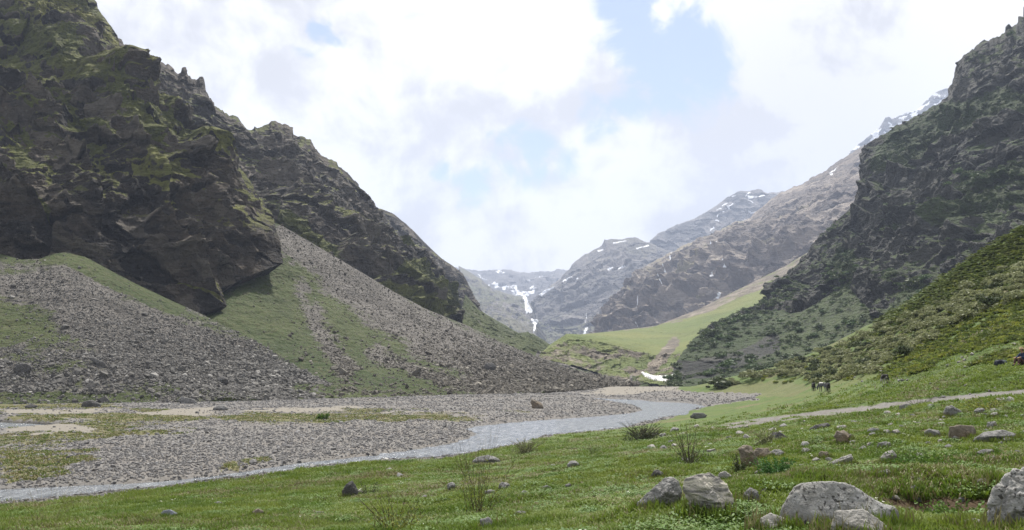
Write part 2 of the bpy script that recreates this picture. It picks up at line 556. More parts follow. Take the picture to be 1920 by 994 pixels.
def water_mat():
    m, nt, b = new_mat('river_water')
    pos = nd(nt, 'ShaderNodeNewGeometry').outputs['Position']
    mp = nd(nt, 'ShaderNodeMapping', ins={0: pos, 'Rotation': (0, 0, math.radians(-38)), 'Scale': (1, .45, 1)})
    n = noise_n(nt, mp.outputs[0], 1.5, 6, .65, .6); n2 = noise_n(nt, mp.outputs[0], 5.5, 5, .6, .4)
    foam = math_n(nt, 'MULTIPLY', attr(nt, 'foam'), maprange(nt, n2, .52, .66))
    c = mixc(nt, maprange(nt, n, .34, .66), (.095, .105, .118), (.20, .215, .232))
    c = mixc(nt, foam, c, (.75, .77, .78))
    nt.links.new(c, b.inputs['Base Color'])
    b.inputs['Roughness'].default_value = .18
    b.inputs['IOR'].default_value = 1.33
    b.inputs['Specular IOR Level'].default_value = .5
    bump(nt, b, math_n(nt, 'ADD', n, math_n(nt, 'MULTIPLY', n2, .4)), .8, .4)
    return m


M_water = water_mat()

# ------------------------------------------------------------------ the valley floor and near slope: one ground sheet
CTRL = [(0, 0, 5.4), (-15, -5, 5.0), (15, -5, 6.0), (0, -25, 6.2), (-60, -30, 3.5), (60, -30, 14),
        (-30, 8, 2.5), (-46, 38, .3), (-27, 41.5, .3), (-22, 46, .3), (-17, 52, .3), (-9, 60, .3), (-3, 66, .3), (1, 77, .3), (12, 92, .3), (23, 115, .3), (36, 146, .35),
        (0, 20, 3.6), (-2, 40, 1.5), (-12, 30, 1.9), (-20, 31, 1.15), (-20, 24, 1.9), (-10, 42, .95), (-14, 14, 3.4), (5, 50, 1.6), (2, 60, 1.0), (-70, 15, .4)]
for q in [(1920, 735, 40), (1700, 755, 48), (1500, 780, 55), (1340, 805, 60), (1150, 826, 71), (1920, 994, 8), (1900, 900, 14.5), (1900, 820, 23), (1900, 780, 30),
          (1500, 900, 13), (1500, 840, 26), (1700, 800, 28), (1915, 687, 46), (1700, 690, 75), (1540, 736, 118), (1420, 744, 150), (1700, 725, 60),
          (1920, 600, 62), (1920, 520, 85), (1920, 425, 125), (1800, 500, 145), (1700, 566, 160), (1620, 613, 175), (1560, 645, 185), (1400, 700, 205), (1290, 726, 215),
          (1700, 640, 105), (1600, 680, 130), (1800, 600, 95), (1480, 718, 170), (1300, 715.5, 330),
          (2200, 350, 112), (2250, 560, 60), (2200, 640, 45)]:
    CTRL.append(tuple(at(*q)))
CTRL += [(112, 165, 27), (112, 195, 16), (98, 222, 7), (80, 250, 2), (60, 262, 1.2), (125, 250, 9), (160, 300, 18), (150, 60, 48), (150, 10, 42),
         (0, 200, .5), (20, 260, 1.0), (40, 300, 1.4), (60, 360, 1.6), (-60, 150, .4), (-100, 150, .4), (-140, 130, .4), (0, 120, .4), (-40, 90, .4), (-80, 70, .4), (-60, 52, .35), (20, 170, .45),
         (-20, 100, .4), (-120, 90, .4), (0, 420, 3), (-40, 175, .3), (-150, 220, -2), (-100, 260, -3), (0, 330, 0)]
CTRL = np.array(CTRL, float)


def tps_fit(C):
    n = len(C); d = np.hypot(C[:, None, 0] - C[None, :, 0], C[:, None, 1] - C[None, :, 1]) / 50
    K = np.where(d > 0, d * d * np.log(d + 1e-12), 0) + np.eye(n) * 2e-3
    Pm = np.c_[np.ones(n), C[:, :2] / 50]
    A = np.block([[K, Pm], [Pm.T, np.zeros((3, 3))]])
    return np.linalg.solve(A, np.r_[C[:, 2], 0, 0, 0])


TPSW = tps_fit(CTRL)


def tps(x, y):
    sh = x.shape; x = x.ravel(); y = y.ravel()
    out = TPSW[-3] + TPSW[-2] * x / 50 + TPSW[-1] * y / 50
    for (cx, cy, _), w in zip(CTRL, TPSW):
        d2 = ((x - cx) ** 2 + (y - cy) ** 2) / 2500
        out = out + w * .5 * d2 * np.log(d2 + 1e-12)
    return out.reshape(sh)


def flat_poly(pts, z=0.0):
    """photo pixels on the level z -> world x, y"""
    out = []
    for px, py in pts:
        d = ray_dir(px, py); t = (z - CAMZ) / d.z
        out.append((d.x * t, d.y * t))
    return out


RIVER_PX = [(-420, 985), (-200, 962), (0, 947), (167, 933), (283, 920), (417, 903), (500, 892), (583, 878), (660, 871), (737, 864), (813, 863), (882, 853), (961, 836),
            (1012, 820), (1090, 811), (1167, 803), (1220, 794), (1262, 785), (1283, 778), (1286, 771), (1305, 767), (1321, 763), (1300, 758), (1277, 755.5), (1227, 754), (1196, 750), (1148, 748.5), (1100, 746), (1000, 745),
            (1000, 747), (1100, 749.5), (1160, 755), (1194, 761), (1211, 769), (1190, 775), (1115, 782), (1040, 787), (961, 793), (900, 800), (878, 806), (905, 814), (861, 831), (800, 842),
            (737, 851), (633, 864), (560, 871), (500, 880), (417, 895), (283, 907), (167, 913), (0, 920), (-200, 930), (-420, 945)]
RIVER = flat_poly(RIVER_PX)
POOL = flat_poly([(-500, 790), (0, 792.5), (60, 795), (95, 798), (120, 801), (60, 805), (0, 809), (-500, 818)])
BROOK = flat_poly([(-500, 762), (0, 763), (60, 764), (130, 765), (190, 766), (120, 768.5), (0, 767.5), (-500, 766)])
WATERS = [RIVER, POOL, BROOK]


def water_sd(x, y):
    """signed distance to the nearest water edge, negative in the water"""
    best = np.full(x.shape, 1e9)
    for poly in WATERS:
        d = edge_dist(x, y, poly); d = np.where(inside(x, y, poly), -d, d)
        best = np.minimum(best, d)
    return best


def ground_px(px, py):
    Y = np.geomspace(4, 300, 900); q = at(px, py, Y)
    k = np.argmax(q[:, 2] < tps(q[:, 0], q[:, 1]))
    return q[k]


PITS = [(*ground_px(1795, 936)[:2], .9, .42)]


def height(x, y, detail=True):
    z = tps(x, y)
    far = sstep(250, 420, np.hypot(x, y))
    side = sstep(140, 230, np.abs(x))
    z = z * (1 - np.maximum(far, side)) + np.maximum(far, side) * -8.0
    q = np.stack([x, y, 0 * x], -1)
    if detail:
        r = np.hypot(x, y)
        bank = sstep(.8, 2.2, z)
        z = z + fbm(q / 9, 3, seed=5) * .6 * sstep(1.0, 3.6, z) + bank * (fbm(q / 1.3, 3, seed=9) * .16 + fbm(q / .45, 2, seed=12) * .05 * (r < 60))
        z = z + (1 - bank) * fbm(q / 6, 4, seed=21) * .28
    for cx, cy, rad, dep in PITS:
        z = z - dep * np.exp(-((x - cx) ** 2 + (y - cy) ** 2) / (rad * rad))
    near = (np.abs(x) < 300) & (y > 10) & (y < 260)
    sd = np.full(x.shape, 50.0)
    sd[near] = water_sd(x[near], y[near])
    sd = sd + fbm(q / 4, 3, seed=31) * 1.3 * sstep(0, 6, np.abs(sd) + 2)
    floor = np.where(z < 1.6, np.maximum(z, .22), z)
    zz = np.where(far > 0.02, z, floor)
    k = sstep(1.1, -.6, sd)
    zz = zz * (1 - k) + (-.55) * k
    return zz, sd


rr = np.concatenate([np.linspace(1.0, 4.0, 8)[:-1], np.geomspace(4.0, 340, 400), np.geomspace(370, 6300, 16)])
th = np.concatenate([np.linspace(-180, -42, 34)[:-1], np.linspace(-42, 42, 640), np.linspace(42, 180, 34)[1:]])
RRg, TH = np.meshgrid(rr, np.radians(th), indexing='ij')
gx, gy = RRg * np.sin(TH), RRg * np.cos(TH)
gz, gsd = height(gx, gy)
GP = np.stack([gx, gy, gz], -1)
gpx, gpy = proj(GP)
behind = gy < 2
wob = fbm(np.stack([gx, gy, 0 * gx], -1) / 5, 4, seed=41)
wpx = gpx + wob * 60; wpy = gpy + wob * np.clip(6 + 40 * (gpy - 760) / 200, 5, 40)

# ground cover
bankline = [(-900, 1060), (-420, 985), (0, 947), (167, 933), (283, 920), (417, 903), (500, 892), (583, 878), (660, 871), (737, 864), (813, 863), (882, 853), (961, 836), (1012, 820), (1090, 811), (1167, 803), (1220, 794),
            (1262, 785), (1290, 772), (1323, 763), (1400, 752), (1490, 747), (1500, 742), (1420, 737), (1330, 736), (1280, 732), (1268, 722), (1400, 690), (1560, 600), (1900, 380), (3500, -900), (3500, 1400), (-900, 1400)]
near_grass = inside(gpx + wob * 10, gpy + wob * 4, bankline) | behind | ((gz > 1.6) & (np.hypot(gx, gy) < 400))
g = np.where(near_grass, 1.0, 0.0)
sand = np.zeros_like(g); dry = np.zeros_like(g); soil = np.zeros_like(g)
floor_zone = ~near_grass & (gpy > 715)
cov = fbm(np.stack([gx, gy, 0 * gx], -1) / 14, 4, seed=51)
sparse = inside(wpx, wpy, [(-900, 768), (0, 768), (260, 775), (420, 768), (620, 766), (960, 768), (1000, 774), (880, 785), (640, 791), (430, 803), (300, 816), (120, 832), (60, 850), (160, 870), (100, 885), (-900, 905)])
g = np.where(floor_zone & sparse, np.clip(.42 + cov * .85, 0, .7), g)
for poly, v in [([(-400, 758), (200, 757), (230, 764), (0, 766), (-400, 766)], .95), ([(0, 779), (120, 776), (260, 777), (400, 783), (340, 788), (150, 787), (0, 787)], .9),
                ([(400, 782), (480, 775), (640, 776), (800, 779), (880, 782), (760, 787), (560, 789), (420, 788)], .85), ([(250, 768), (310, 765), (340, 772), (280, 777)], .8),
                ([(110, 848), (180, 838), (190, 850), (120, 866), (0, 870), (0, 850)], .75), ([(0, 870), (90, 868), (130, 884), (40, 900), (0, 902)], .6),
                ([(400, 868), (440, 862), (440, 876), (405, 878)], .9), ([(450, 855), (500, 852), (505, 866), (460, 870)], .7)]:
    g = np.where(floor_zone & inside(wpx, wpy, poly), np.maximum(g, v), g)
for poly in [[(10, 769), (110, 768), (240, 766), (200, 772), (60, 776), (10, 776)], [(258, 775), (330, 767), (410, 763), (425, 772), (370, 779), (280, 780)],
             [(450, 768), (560, 764), (720, 762), (640, 769), (540, 772), (460, 773)], [(30, 796), (110, 797), (180, 797), (160, 806), (40, 811), (0, 812)], [(700, 773), (900, 771), (700, 775)],
             [(1150, 722), (1280, 724), (1290, 731), (1200, 738), (1100, 741)]]:
    m_ = floor_zone & inside(wpx, wpy, poly)
    sand = np.where(m_, .9, sand); g = np.where(m_, .12, g)
# trail across the near grass
trail = [(830, 838), (980, 831), (1100, 826), (1250, 818), (1340, 803), (1420, 790), (1500, 781), (1600, 768), (1700, 756), (1820, 744), (1930, 734), (2300, 700)]
tw = np.interp(gpx, [960, 1150, 1300, 1420, 1550, 1700, 1920, 2300], [2.0, 2.6, 4.6, 7, 6, 5.5, 5.5, 5.5])
td = edge_dist(gpx, gpy + wob * 3, trail, closed=False)
tm = sstep(1.25, .55, td / tw) * near_grass * (gpy > 700) * (gpx > 940)
wob2 = fbm(np.stack([gx, gy, 0 * gx], -1) / 1.6, 3, seed=43)
tm = tm * np.clip(.52 + .33 * sstep(1250, 1420, gpx) + wob * .9 + wob2 * 1.3, 0, 1)
g = np.where(tm > .02, g * (1 - tm), g)
sand = np.maximum(sand, tm * np.clip(.30 + wob * 1.2, 0, .6))
dry = np.where(near_grass, np.clip(.15 + fbm(np.stack([gx, gy, 0 * gx], -1) / 7, 4, seed=61) * 1.7, 0, 1) * .85, .72)
dry = np.where(inside(wpx, wpy, [(1300, 735), (1480, 712), (1520, 725), (1500, 745), (1330, 745)]), .55, dry)
pitd = np.hypot(gx - PITS[0][0], gy - PITS[0][1])
soil = sstep(1.25, .55, pitd + wob * .7) * near_grass
soil = np.maximum(soil, sstep(.24, .42, fbm(np.stack([gx, gy, 0 * gx], -1) / 2.2, 4, seed=71)) * near_grass * (np.hypot(gx, gy) < 40) * .6)
wet = sstep(.9, 0, gsd)
wet = np.maximum(wet, sstep(6, 0, np.abs(gpy - 765) + np.abs(np.clip(gpx - 80, 0, 1e9)) * .05) * .0)
ground = mesh_np('ground', GP, grid_faces(*gx.shape)[:, ::-1], M_ground, dict(g=g, sand=sand, dry=dry, soil=soil, wet=wet), smooth=True)
tag(ground, kind='structure')
ground.name = 'ground'

# ------------------------------------------------------------------ river water
wxs = []
for nme, poly, nfoam in (('river', RIVER, 1), ('side_channel', POOL, 0), ('brook', BROOK, 0)):
    P2 = np.array(poly); lo = P2.min(0) - 3; hi = P2.max(0) + 3
    step = .55 if nme == 'river' else .9
    X, Yy = np.meshgrid(np.arange(lo[0], hi[0], step), np.arange(lo[1], hi[1], step))
    sd = edge_dist(X, Yy, poly); sd = np.where(inside(X, Yy, poly), -sd, sd)
    keep = sd < 2.2
    q = np.stack([X, Yy, 0 * X], -1)
    ux = X * .8 + Yy * .6; vx = -X * .6 + Yy * .8
    qq = np.stack([ux / 2.6, vx / 1.1, 0 * X], -1)
    Z = (ridged(qq, 3, seed=81) - .5) * .11 + fbm(qq * 2.6, 2, seed=83) * .05 + .02
    ppx, ppy = proj(np.stack([X, Yy, Z], -1))
    rap = sstep(-.1, .5, stroke(ppx, ppy, [(600, 872), (740, 858), (850, 848), (960, 815), (1010, 806)], 40)) * nfoam
    Z = Z * (.35 + .9 * rap)
    foam = rap * sstep(.05, .12, Z)
    idx = -np.ones(X.shape, int); idx[keep] = np.arange(keep.sum())
    f = grid_faces(*X.shape); fi = idx.ravel()[f]; f = fi[(fi >= 0).all(1)]
    w = mesh_np(nme, np.stack([X, Yy, Z], -1)[keep], f, M_water, dict(foam=foam[keep]), smooth=True)
    tag(w, kind='structure')

# ------------------------------------------------------------------ mountains and slopes
BVHS = {}


def finish(name, P, att, mat, smooth=False, **sk):
    nrm = normals(P)
    V, A = skirt(P, att, **sk)
    o = mesh_np(name, V, grid_faces(V.shape[0], V.shape[1]), mat, A, smooth=smooth)
    tag(o, kind='structure')
    BVHS[o.name] = (P, nrm)
    return o


def cells(P, seed=0):
    """jointed blocks: per nearest cell a random value and a facet tilt"""
    P = np.asarray(P, np.float32); sh = P.shape[:-1]; P = P.reshape(-1, 3) + np.float32(seed * 13.7)
    fl = np.floor(P).astype(np.int32); f = P - fl
    best = np.full(len(P), 9e9, np.float32); hb = np.zeros(len(P), np.int32); off = np.zeros((len(P), 3), np.float32)
    J = np.random.default_rng(99).uniform(0, 1, (256, 3)).astype(np.float32)
    for dx in (-1, 0, 1):
        for dy in (-1, 0, 1):
            for dz in (-1, 0, 1):
                h = _perm[_perm[_perm[(fl[:, 0] + dx) & 255] + ((fl[:, 1] + dy) & 255)] + ((fl[:, 2] + dz) & 255)]
                j = J[h]
                ex = f[:, 0] - dx - j[:, 0]; ey = f[:, 1] - dy - j[:, 1]; ez = f[:, 2] - dz - j[:, 2]
                d = ex * ex + ey * ey + ez * ez
                k = d < best
                best = np.where(k, d, best); hb = np.where(k, h, hb)
                off[k, 0] = ex[k]; off[k, 1] = ey[k]; off[k, 2] = ez[k]
    T = np.random.default_rng(98).normal(0, 1, (256, 3)).astype(np.float32)
    val = J[_perm[hb + 17], 0]
    tilt = (T[hb] * off).sum(-1)
    return val.reshape(sh), tilt.reshape(sh)


TONE = [0]


def crag(P, N, s, seed, amp=1.0, dip=(.5, .35), terr=1.0):
    """rock relief: buttresses, dipping ledges, jointed blocks; s = size of the largest buttress in metres"""
    big = ridged(P / s * np.array([1, 1, .55]), 4, seed=seed) - .45
    warp = fbm(P / (s * .7), 4, seed=seed + 7)
    q = (P[..., 2] + dip[0] * P[..., 0] + dip[1] * P[..., 1]) / (s * .42) + warp * 1.5
    fr = q - np.floor(q)
    t1 = np.where(fr < .8, fr / .8, (1 - fr) / .2) - .5
    n = np.array([dip[0], dip[1], 1.0]); n /= np.linalg.norm(n)
    W = P + np.stack([fbm(P / (s * .25), 3, seed=seed + 31 + i) for i in range(3)], -1) * s * .10
    Q = W + n * ((W * n).sum(-1) * 1.1)[..., None]
    v1, k1 = cells(Q / (s * .50), seed + 1)
    v2, k2 = cells(Q / (s * .17), seed + 2)
    sm = ridged(P / (s * .16) * np.array([1, 1, .7]), 4, seed=seed + 17) - .45
    ti = fbm(P / (s * .035), 3, seed=seed + 23)
    TONE[0] = np.clip(.62 * v1 + .38 * v2, 0, 1)
    return amp * s * (.20 * big + terr * .075 * t1 + .10 * (v1 - .5) + .060 * k1 + .032 * (v2 - .5) + .018 * k2 + .04 * sm + .012 * ti)


def teeth(row, amp, step=3.0, seed=0):
    """roughen a skyline polyline with small crags"""
    a = np.array(row, float); out = []
    n = max(2, int(np.hypot(*np.diff(a[:, :2], axis=0).T).sum() / step))
    seg = np.hypot(np.diff(a[:, 0]), np.diff(a[:, 1])); t = np.r_[0, np.cumsum(seg)]; tq = np.linspace(0, t[-1], n)
    X = np.interp(tq, t, a[:, 0]); Y_ = np.interp(tq, t, a[:, 1]); D_ = np.interp(tq, t, a[:, 2])
    z = np.stack([tq, 0 * tq, 0 * tq], -1)
    c1, _ = cells(z / 17.0 + seed, seed); c2, _ = cells(z / 6.0 + seed, seed + 3)
    w = (c1 - .5) * 1.2 + (c2 - .5) * .8 + fbm(z / 40.0, 2, seed=seed) * 1.0
    return list(zip(X, Y_ + amp * w, D_))


def ledge(PX, PY, pts, down=30.0, up=14.0):
    """rock standing out under a ledge line; returns relief 0..1 and a mask of the tread above it"""
    best = np.full(PX.shape, 1e9); sgn = np.zeros(PX.shape); tt = np.zeros(PX.shape); n = len(pts) - 1
    for i, ((x0, y0), (x1, y1)) in enumerate(zip(pts[:-1], pts[1:])):
        dx, dy = x1 - x0, y1 - y0
        t = np.clip(((PX - x0) * dx + (PY - y0) * dy) / (dx * dx + dy * dy), 0, 1)
        d = np.hypot(PX - x0 - t * dx, PY - y0 - t * dy)
        c = (dx * (PY - y0) - dy * (PX - x0))
        k = d < best
        best = np.where(k, d, best); sgn = np.where(k, np.sign(c), sgn); tt = np.where(k, (i + t) / n, tt)
    sd = best * sgn
    fade = sstep(0, .12, tt) * sstep(1, .85, tt)
    relief = np.where(sd > 0, np.exp(-sd / down) * sstep(-1, 3, sd), 0) * fade
    tread = sstep(-up, -up * .3, sd) * sstep(4, 0, sd) * fade
    return relief, tread


def displaced(rows, nu, nv, s, seed, amp=1.0, dip=(.5, .35), terr=1.0, topk=.35, edge=(0, 0), botk=1.0, extra=None):
    P, PX, PY, v = loft(rows, nu, nv)
    N = normals(P)
    N = np.stack([blur(N[..., i], 6) for i in range(3)], -1)
    d = crag(P, N, s, seed, amp, dip, terr)
    if extra is not None: d = d + extra(P, PX, PY)
    k = (topk + (1 - topk) * sstep(1.0, .86, v)) * (botk + (1 - botk) * sstep(0, .12, v))
    u = np.linspace(0, 1, nu)[None, :] + 0 * v
    if edge[0]: k = k * (.25 + .75 * sstep(0, edge[0], u))
    if edge[1]: k = k * (.25 + .75 * sstep(1, 1 - edge[1], u))
    dirn = N * np.array([1, 1, .55]); dirn = dirn / np.linalg.norm(dirn, axis=-1, keepdims=True)
    P = P + dirn * (d * k)[..., None]
    NN = normals(P)
    return P, PX, PY, v, NN, d


# A: the near cliff on the left
rowsA = [[(-320, 600, 205), (0, 530, 225), (120, 530, 236), (250, 580, 246), (330, 605, 250), (378, 592, 252), (428, 570, 255), (408, 546, 266), (470, 516, 278), (532, 492, 290)],
         [(-320, 380, 215), (0, 400, 240), (150, 385, 252), (300, 410, 264), (420, 440, 276), (500, 455, 288), (517, 418, 300)],
         [(-320, 200, 250), (0, 250, 275), (150, 250, 290), (280, 265, 300), (400, 310, 312), (483, 352, 322)],
         [(-320, 60, 300), (0, 100, 325), (120, 120, 338), (235, 172, 350), (328, 224, 356)],
         [(-320, -120, 360), (0, -20, 375), (120, 30, 385), (180, 78, 390), (234, 124, 392)],
         [(-320, -420, 420), (0, -260, 430), (120, -80, 432), (176, 0, 425), (206, 46, 415), (222, 70, 405)]]
LEDGES = [([(50, 36), (110, 48), (166, 65), (211, 90), (236, 116), (272, 151), (302, 176), (342, 211), (372, 241), (392, 282), (433, 317), (463, 347)], 13, 20),
          ([(-40, -10), (10, 20), (50, 70), (90, 110), (120, 136), (166, 151), (211, 176), (252, 196), (300, 240)], 13, 26),
          ([(150, 140), (190, 166), (221, 186), (262, 200), (322, 222), (352, 245)], 9, 12),
          ([(-60, 135), (0, 156), (45, 171), (80, 196), (116, 211), (140, 225)], 10, 16),
          ([(-60, 310), (0, 340), (30, 362), (62, 385), (100, 420)], 12, 18),
          ([(250, 250), (272, 292), (302, 342), (322, 382), (362, 433), (392, 470)], 9, 5),
          ([(360, 250), (382, 272), (403, 297), (428, 322), (478, 362), (503, 397)], 9, 8),
          ([(120, 250), (160, 300), (185, 370), (200, 430)], 9, 4), ([(280, 400), (330, 440), (390, 490), (425, 560)], 9, 6), ([(250, 515), (330, 535), (400, 552), (428, 566)], 7, 10),
          ([(60, 0), (130, 10), (200, 60)], 9, 12), ([(400, 420), (450, 470), (470, 515)], 6, 3)]
TREAD = [0]


def ledA(P, PX, PY):
    w1 = fbm(P / 16, 4, seed=141) * 16; w2 = fbm(P / 14, 4, seed=142) * 14
    tot = 0; tr = 0
    for pts, a_, u_ in LEDGES:
        r_, t_ = ledge(PX + w1, PY + w2, pts, 22 + a_ * 2.0, u_)
        tot = tot + a_ * r_; tr = np.maximum(tr, t_ if u_ > 4.5 else t_ * .4)
    TREAD[0] = tr
    return tot - 2.0


P, PX, PY, v, N, d = displaced(rowsA, 560, 560, 44, 101, .85, (.42, .34), 1.3, topk=.3, edge=(0, .17), botk=.35, extra=ledA)
nz = blur(N[..., 2], 2)
nv_ = fbm(P / 30, 4, seed=130)
up = sstep(420, 120, PY + (PX - 100) * -.25)      # turf holds on the upper, gentler part
gA = sstep(.52, .80, nz + nv_ * .35 + (up - .5) * .36) * (.25 + .75 * np.clip(up * 1.4, 0, 1))
st_ = fbm(np.stack([(PX * .82 + PY * .57) / 150, (-PX * .57 + PY * .82) / 34, 0 * PX], -1), 5, seed=145)
diag = (PY - 330) + (PX - 0) * -.15
gA = np.maximum(gA, sstep(-.10, .22, st_ * 1.5 + nz * .9 - .52 + sstep(60, -260, diag) * .42) * sstep(110, -60, diag))
gA = np.maximum(gA, np.clip(TREAD[0] * 1.2 + nv_ * .3, 0, 1) * (TREAD[0] > .05))
finish('cliff', P, dict(t=TONE[0], g=gA), M_cliff, top=(-30, 90, -40), right=(-60, 70, -10), bottom=(-40, 30, -20))

# B: the long ridge behind it
skyB = [(150, 20, 440), (200, 60, 445), (250, 90, 450), (262, 95, 450), (290, 104, 455), (318, 122, 458), (334, 138, 460), (340, 127, 460), (347, 125, 460), (353, 131, 460), (358, 141, 460), (367, 147, 461), (372, 140, 461), (380, 139, 462), (387, 152, 462), (390, 168, 462), (402, 194, 465), (425, 214, 470),
        (445, 221, 474), (468, 238, 478), (500, 231, 483), (515, 229, 485), (550, 239, 490), (551, 250, 490), (585, 263, 495), (600, 286, 500), (622, 298, 505), (642, 312, 510), (670, 345, 520), (700, 377, 530), (735, 422, 545), (762, 455, 558), (800, 476, 575), (826, 500, 585), (845, 537, 590), (866, 582, 595), (888, 612, 600)]
rowsB = [[(200, 480, 350), (400, 480, 352), (515, 450, 350), (560, 480, 358), (640, 520, 365), (740, 575, 380), (800, 605, 395), (860, 628, 420), (893, 640, 470)],
         [(180, 300, 370), (380, 330, 375), (500, 390, 378), (580, 430, 385), (660, 470, 395), (760, 520, 415), (830, 560, 440), (893, 625, 520)],
         [(160, 120, 410), (330, 200, 420), (460, 290, 430), (560, 340, 438), (660, 410, 450), (760, 485, 480), (830, 535, 520), (892, 618, 560)],
         teeth(skyB, 5.0, 3, 5)]
LEDGES_B = [([(380, 262), (400, 282), (457, 325), (495, 363), (525, 410)], 8, 8), ([(430, 240), (443, 259), (495, 306), (556, 353), (595, 376), (620, 400)], 8, 7), ([(476, 263), (542, 311), (599, 358), (640, 392)], 8, 6),
            ([(540, 355), (551, 368), (608, 405), (665, 434), (710, 457)], 8, 8), ([(608, 386), (684, 424), (750, 453), (810, 478)], 8, 9), ([(640, 450), (665, 462), (731, 490), (820, 505)], 8, 10), ([(500, 400), (527, 412), (560, 430), (615, 470), (640, 500)], 8, 20),
            ([(700, 520), (760, 535), (840, 548)], 9, 16), ([(760, 560), (820, 575), (870, 590)], 8, 14), ([(620, 300), (680, 360), (720, 410)], 6, 6)]


def ledB(P, PX, PY):
    w1 = fbm(P / 20, 4, seed=241) * 12; w2 = fbm(P / 18, 4, seed=242) * 11
    tot = 0; tr = 0
    for pts, a_, u_ in LEDGES_B:
        r_, t_ = ledge(PX + w1, PY + w2, pts, 22, u_)
        tot = tot + a_ * r_; tr = np.maximum(tr, t_)
    TREAD[0] = tr
    return tot - 2.0


P, PX, PY, v, N, d = displaced(rowsB, 560, 320, 40, 201, .85, (.42, .30), 1.3, topk=.2, edge=(0, .03), extra=ledB)
nz = blur(N[..., 2], 2); nv_ = fbm(P / 30, 4, seed=230)
gB = sstep(.58, .85, nz + nv_ * .4) * .85
for pts, w_ in [([(527, 412), (560, 430), (610, 468)], 16), ([(748, 458), (790, 470)], 9), ([(760, 512), (800, 530), (850, 560), (870, 580)], 26), ([(700, 545), (760, 560), (820, 590)], 22), ([(600, 480), (640, 510)], 8)]:
    gB = np.maximum(gB, sstep(0, .5, stroke(PX, PY, pts, w_) + nv_ * .7))
gB = np.maximum(gB, np.clip(TREAD[0] * .8 + nv_ * .5, 0, 1) * (TREAD[0] > .05))
finish('ridge', P, dict(t=TONE[0], g=gB), M_ridge, top=(-60, 90, -70), right=(-60, 60, -10), bottom=(-20, 60, -30))

# B2: the end of that ridge, farther up the valley
rowsB2 = [[(650, 520, 700), (800, 600, 720), (880, 620, 760), (915, 628, 800), (945, 640, 850)],
          [(645, 440, 760), (780, 500, 780), (850, 550, 800), (900, 598, 830), (935, 632, 870)],
          [(640, 372, 820), (690, 386, 830), (715, 392, 835), (738, 401, 840), (762, 420, 850), (790, 448, 860), (815, 472, 865), (830, 486, 870), (850, 500, 880), (868, 513, 885), (878, 530, 890), (888, 552, 895), (902, 580, 900), (922, 612, 905)]]
P, PX, PY, v, N, d = displaced(rowsB2, 220, 160, 60, 301, .7, (.3, .2), 1.4, topk=.1)
gB2 = sstep(.6, .85, blur(N[..., 2], 2) + fbm(P / 40, 3, seed=330) * .4) * .7
gB2 = np.maximum(gB2, sstep(0, .5, stroke(PX, PY, [(890, 605), (930, 630), (960, 645)], 14)))
finish('ridge_spur', P, dict(t=TONE[0], g=gB2), M_ridge, top=(-60, 120, -70), right=(-40, 80, -10))

# scree fans
rowsF1 = [[(-320, 770, 138), (0, 760, 149), (150, 757, 152), (340, 755, 157), (500, 751, 167), (600, 750, 175), (672, 751, 183)],
          [(-320, 640, 166), (0, 640, 178), (150, 630, 184), (300, 655, 189), (430, 685, 194), (560, 722, 194), (669, 750, 184)],
          [(-320, 440, 215), (0, 476, 228), (40, 487, 230), (75, 485, 232), (100, 476, 234), (122, 473, 236), (160, 482, 238), (250, 530, 240), (320, 563, 240), (380, 590, 236), (480, 641, 222), (580, 702, 205), (666, 749, 186)]]
P, PX, PY, v = loft(rowsF1, 420, 260)
N = normals(P)
q = fbm(P / 14, 4, seed=401)
P = P + N * ((fbm(P / 22, 3, seed=402) * 1.6 + fbm(P / 5, 4, seed=403) * .9 + ridged(P / 3.0, 3, seed=404) * .35) * sstep(1.0, .9, v))[..., None]
rock1 = inside(PX + q * 60, PY + q * 40, [(-400, 470), (40, 492), (95, 492), (150, 505), (230, 548), (300, 585), (370, 594), (480, 640), (580, 700), (680, 752), (330, 752), (250, 735), (180, 690), (140, 640), (90, 590), (0, 555), (-400, 520)])
R1 = [(-400, 470), (40, 492), (95, 492), (150, 505), (230, 548), (300, 585), (370, 594), (480, 640), (580, 700), (680, 752), (330, 752), (250, 735), (180, 690), (140, 640), (90, 590), (0, 555), (-400, 520)]
sd1 = edge_dist(PX, PY, R1) * np.where(inside(PX, PY, R1), 1, -1)
g1 = .95 - .9 * sstep(-34, 40, sd1 + q * 55 + fbm(P / 4, 3, seed=406) * 26) + q * .3
g1 = np.maximum(g1, sstep(0, .4, stroke(PX, PY, [(90, 482), (125, 482), (230, 535), (330, 580)], 20) + q * .4))
low = inside(PX + q * 50, PY + q * 50, [(-400, 640), (130, 640), (260, 690), (360, 750), (-400, 760)])
g1 = np.where(low, np.clip(.42 + q * 1.3, 0, 1), g1)
g1 = np.where((PY > 738) & (PX < 300), .9, g1)
F1 = (P, PX, PY, np.clip(1 - g1, 0, 1))
finish('scree_fan', P, dict(t=0 * PX + .5, g=np.clip(g1, 0, 1)), M_scree, top=(-10, 50, -40), right=(5, 20, -12), bottom=(0, -1, -3))

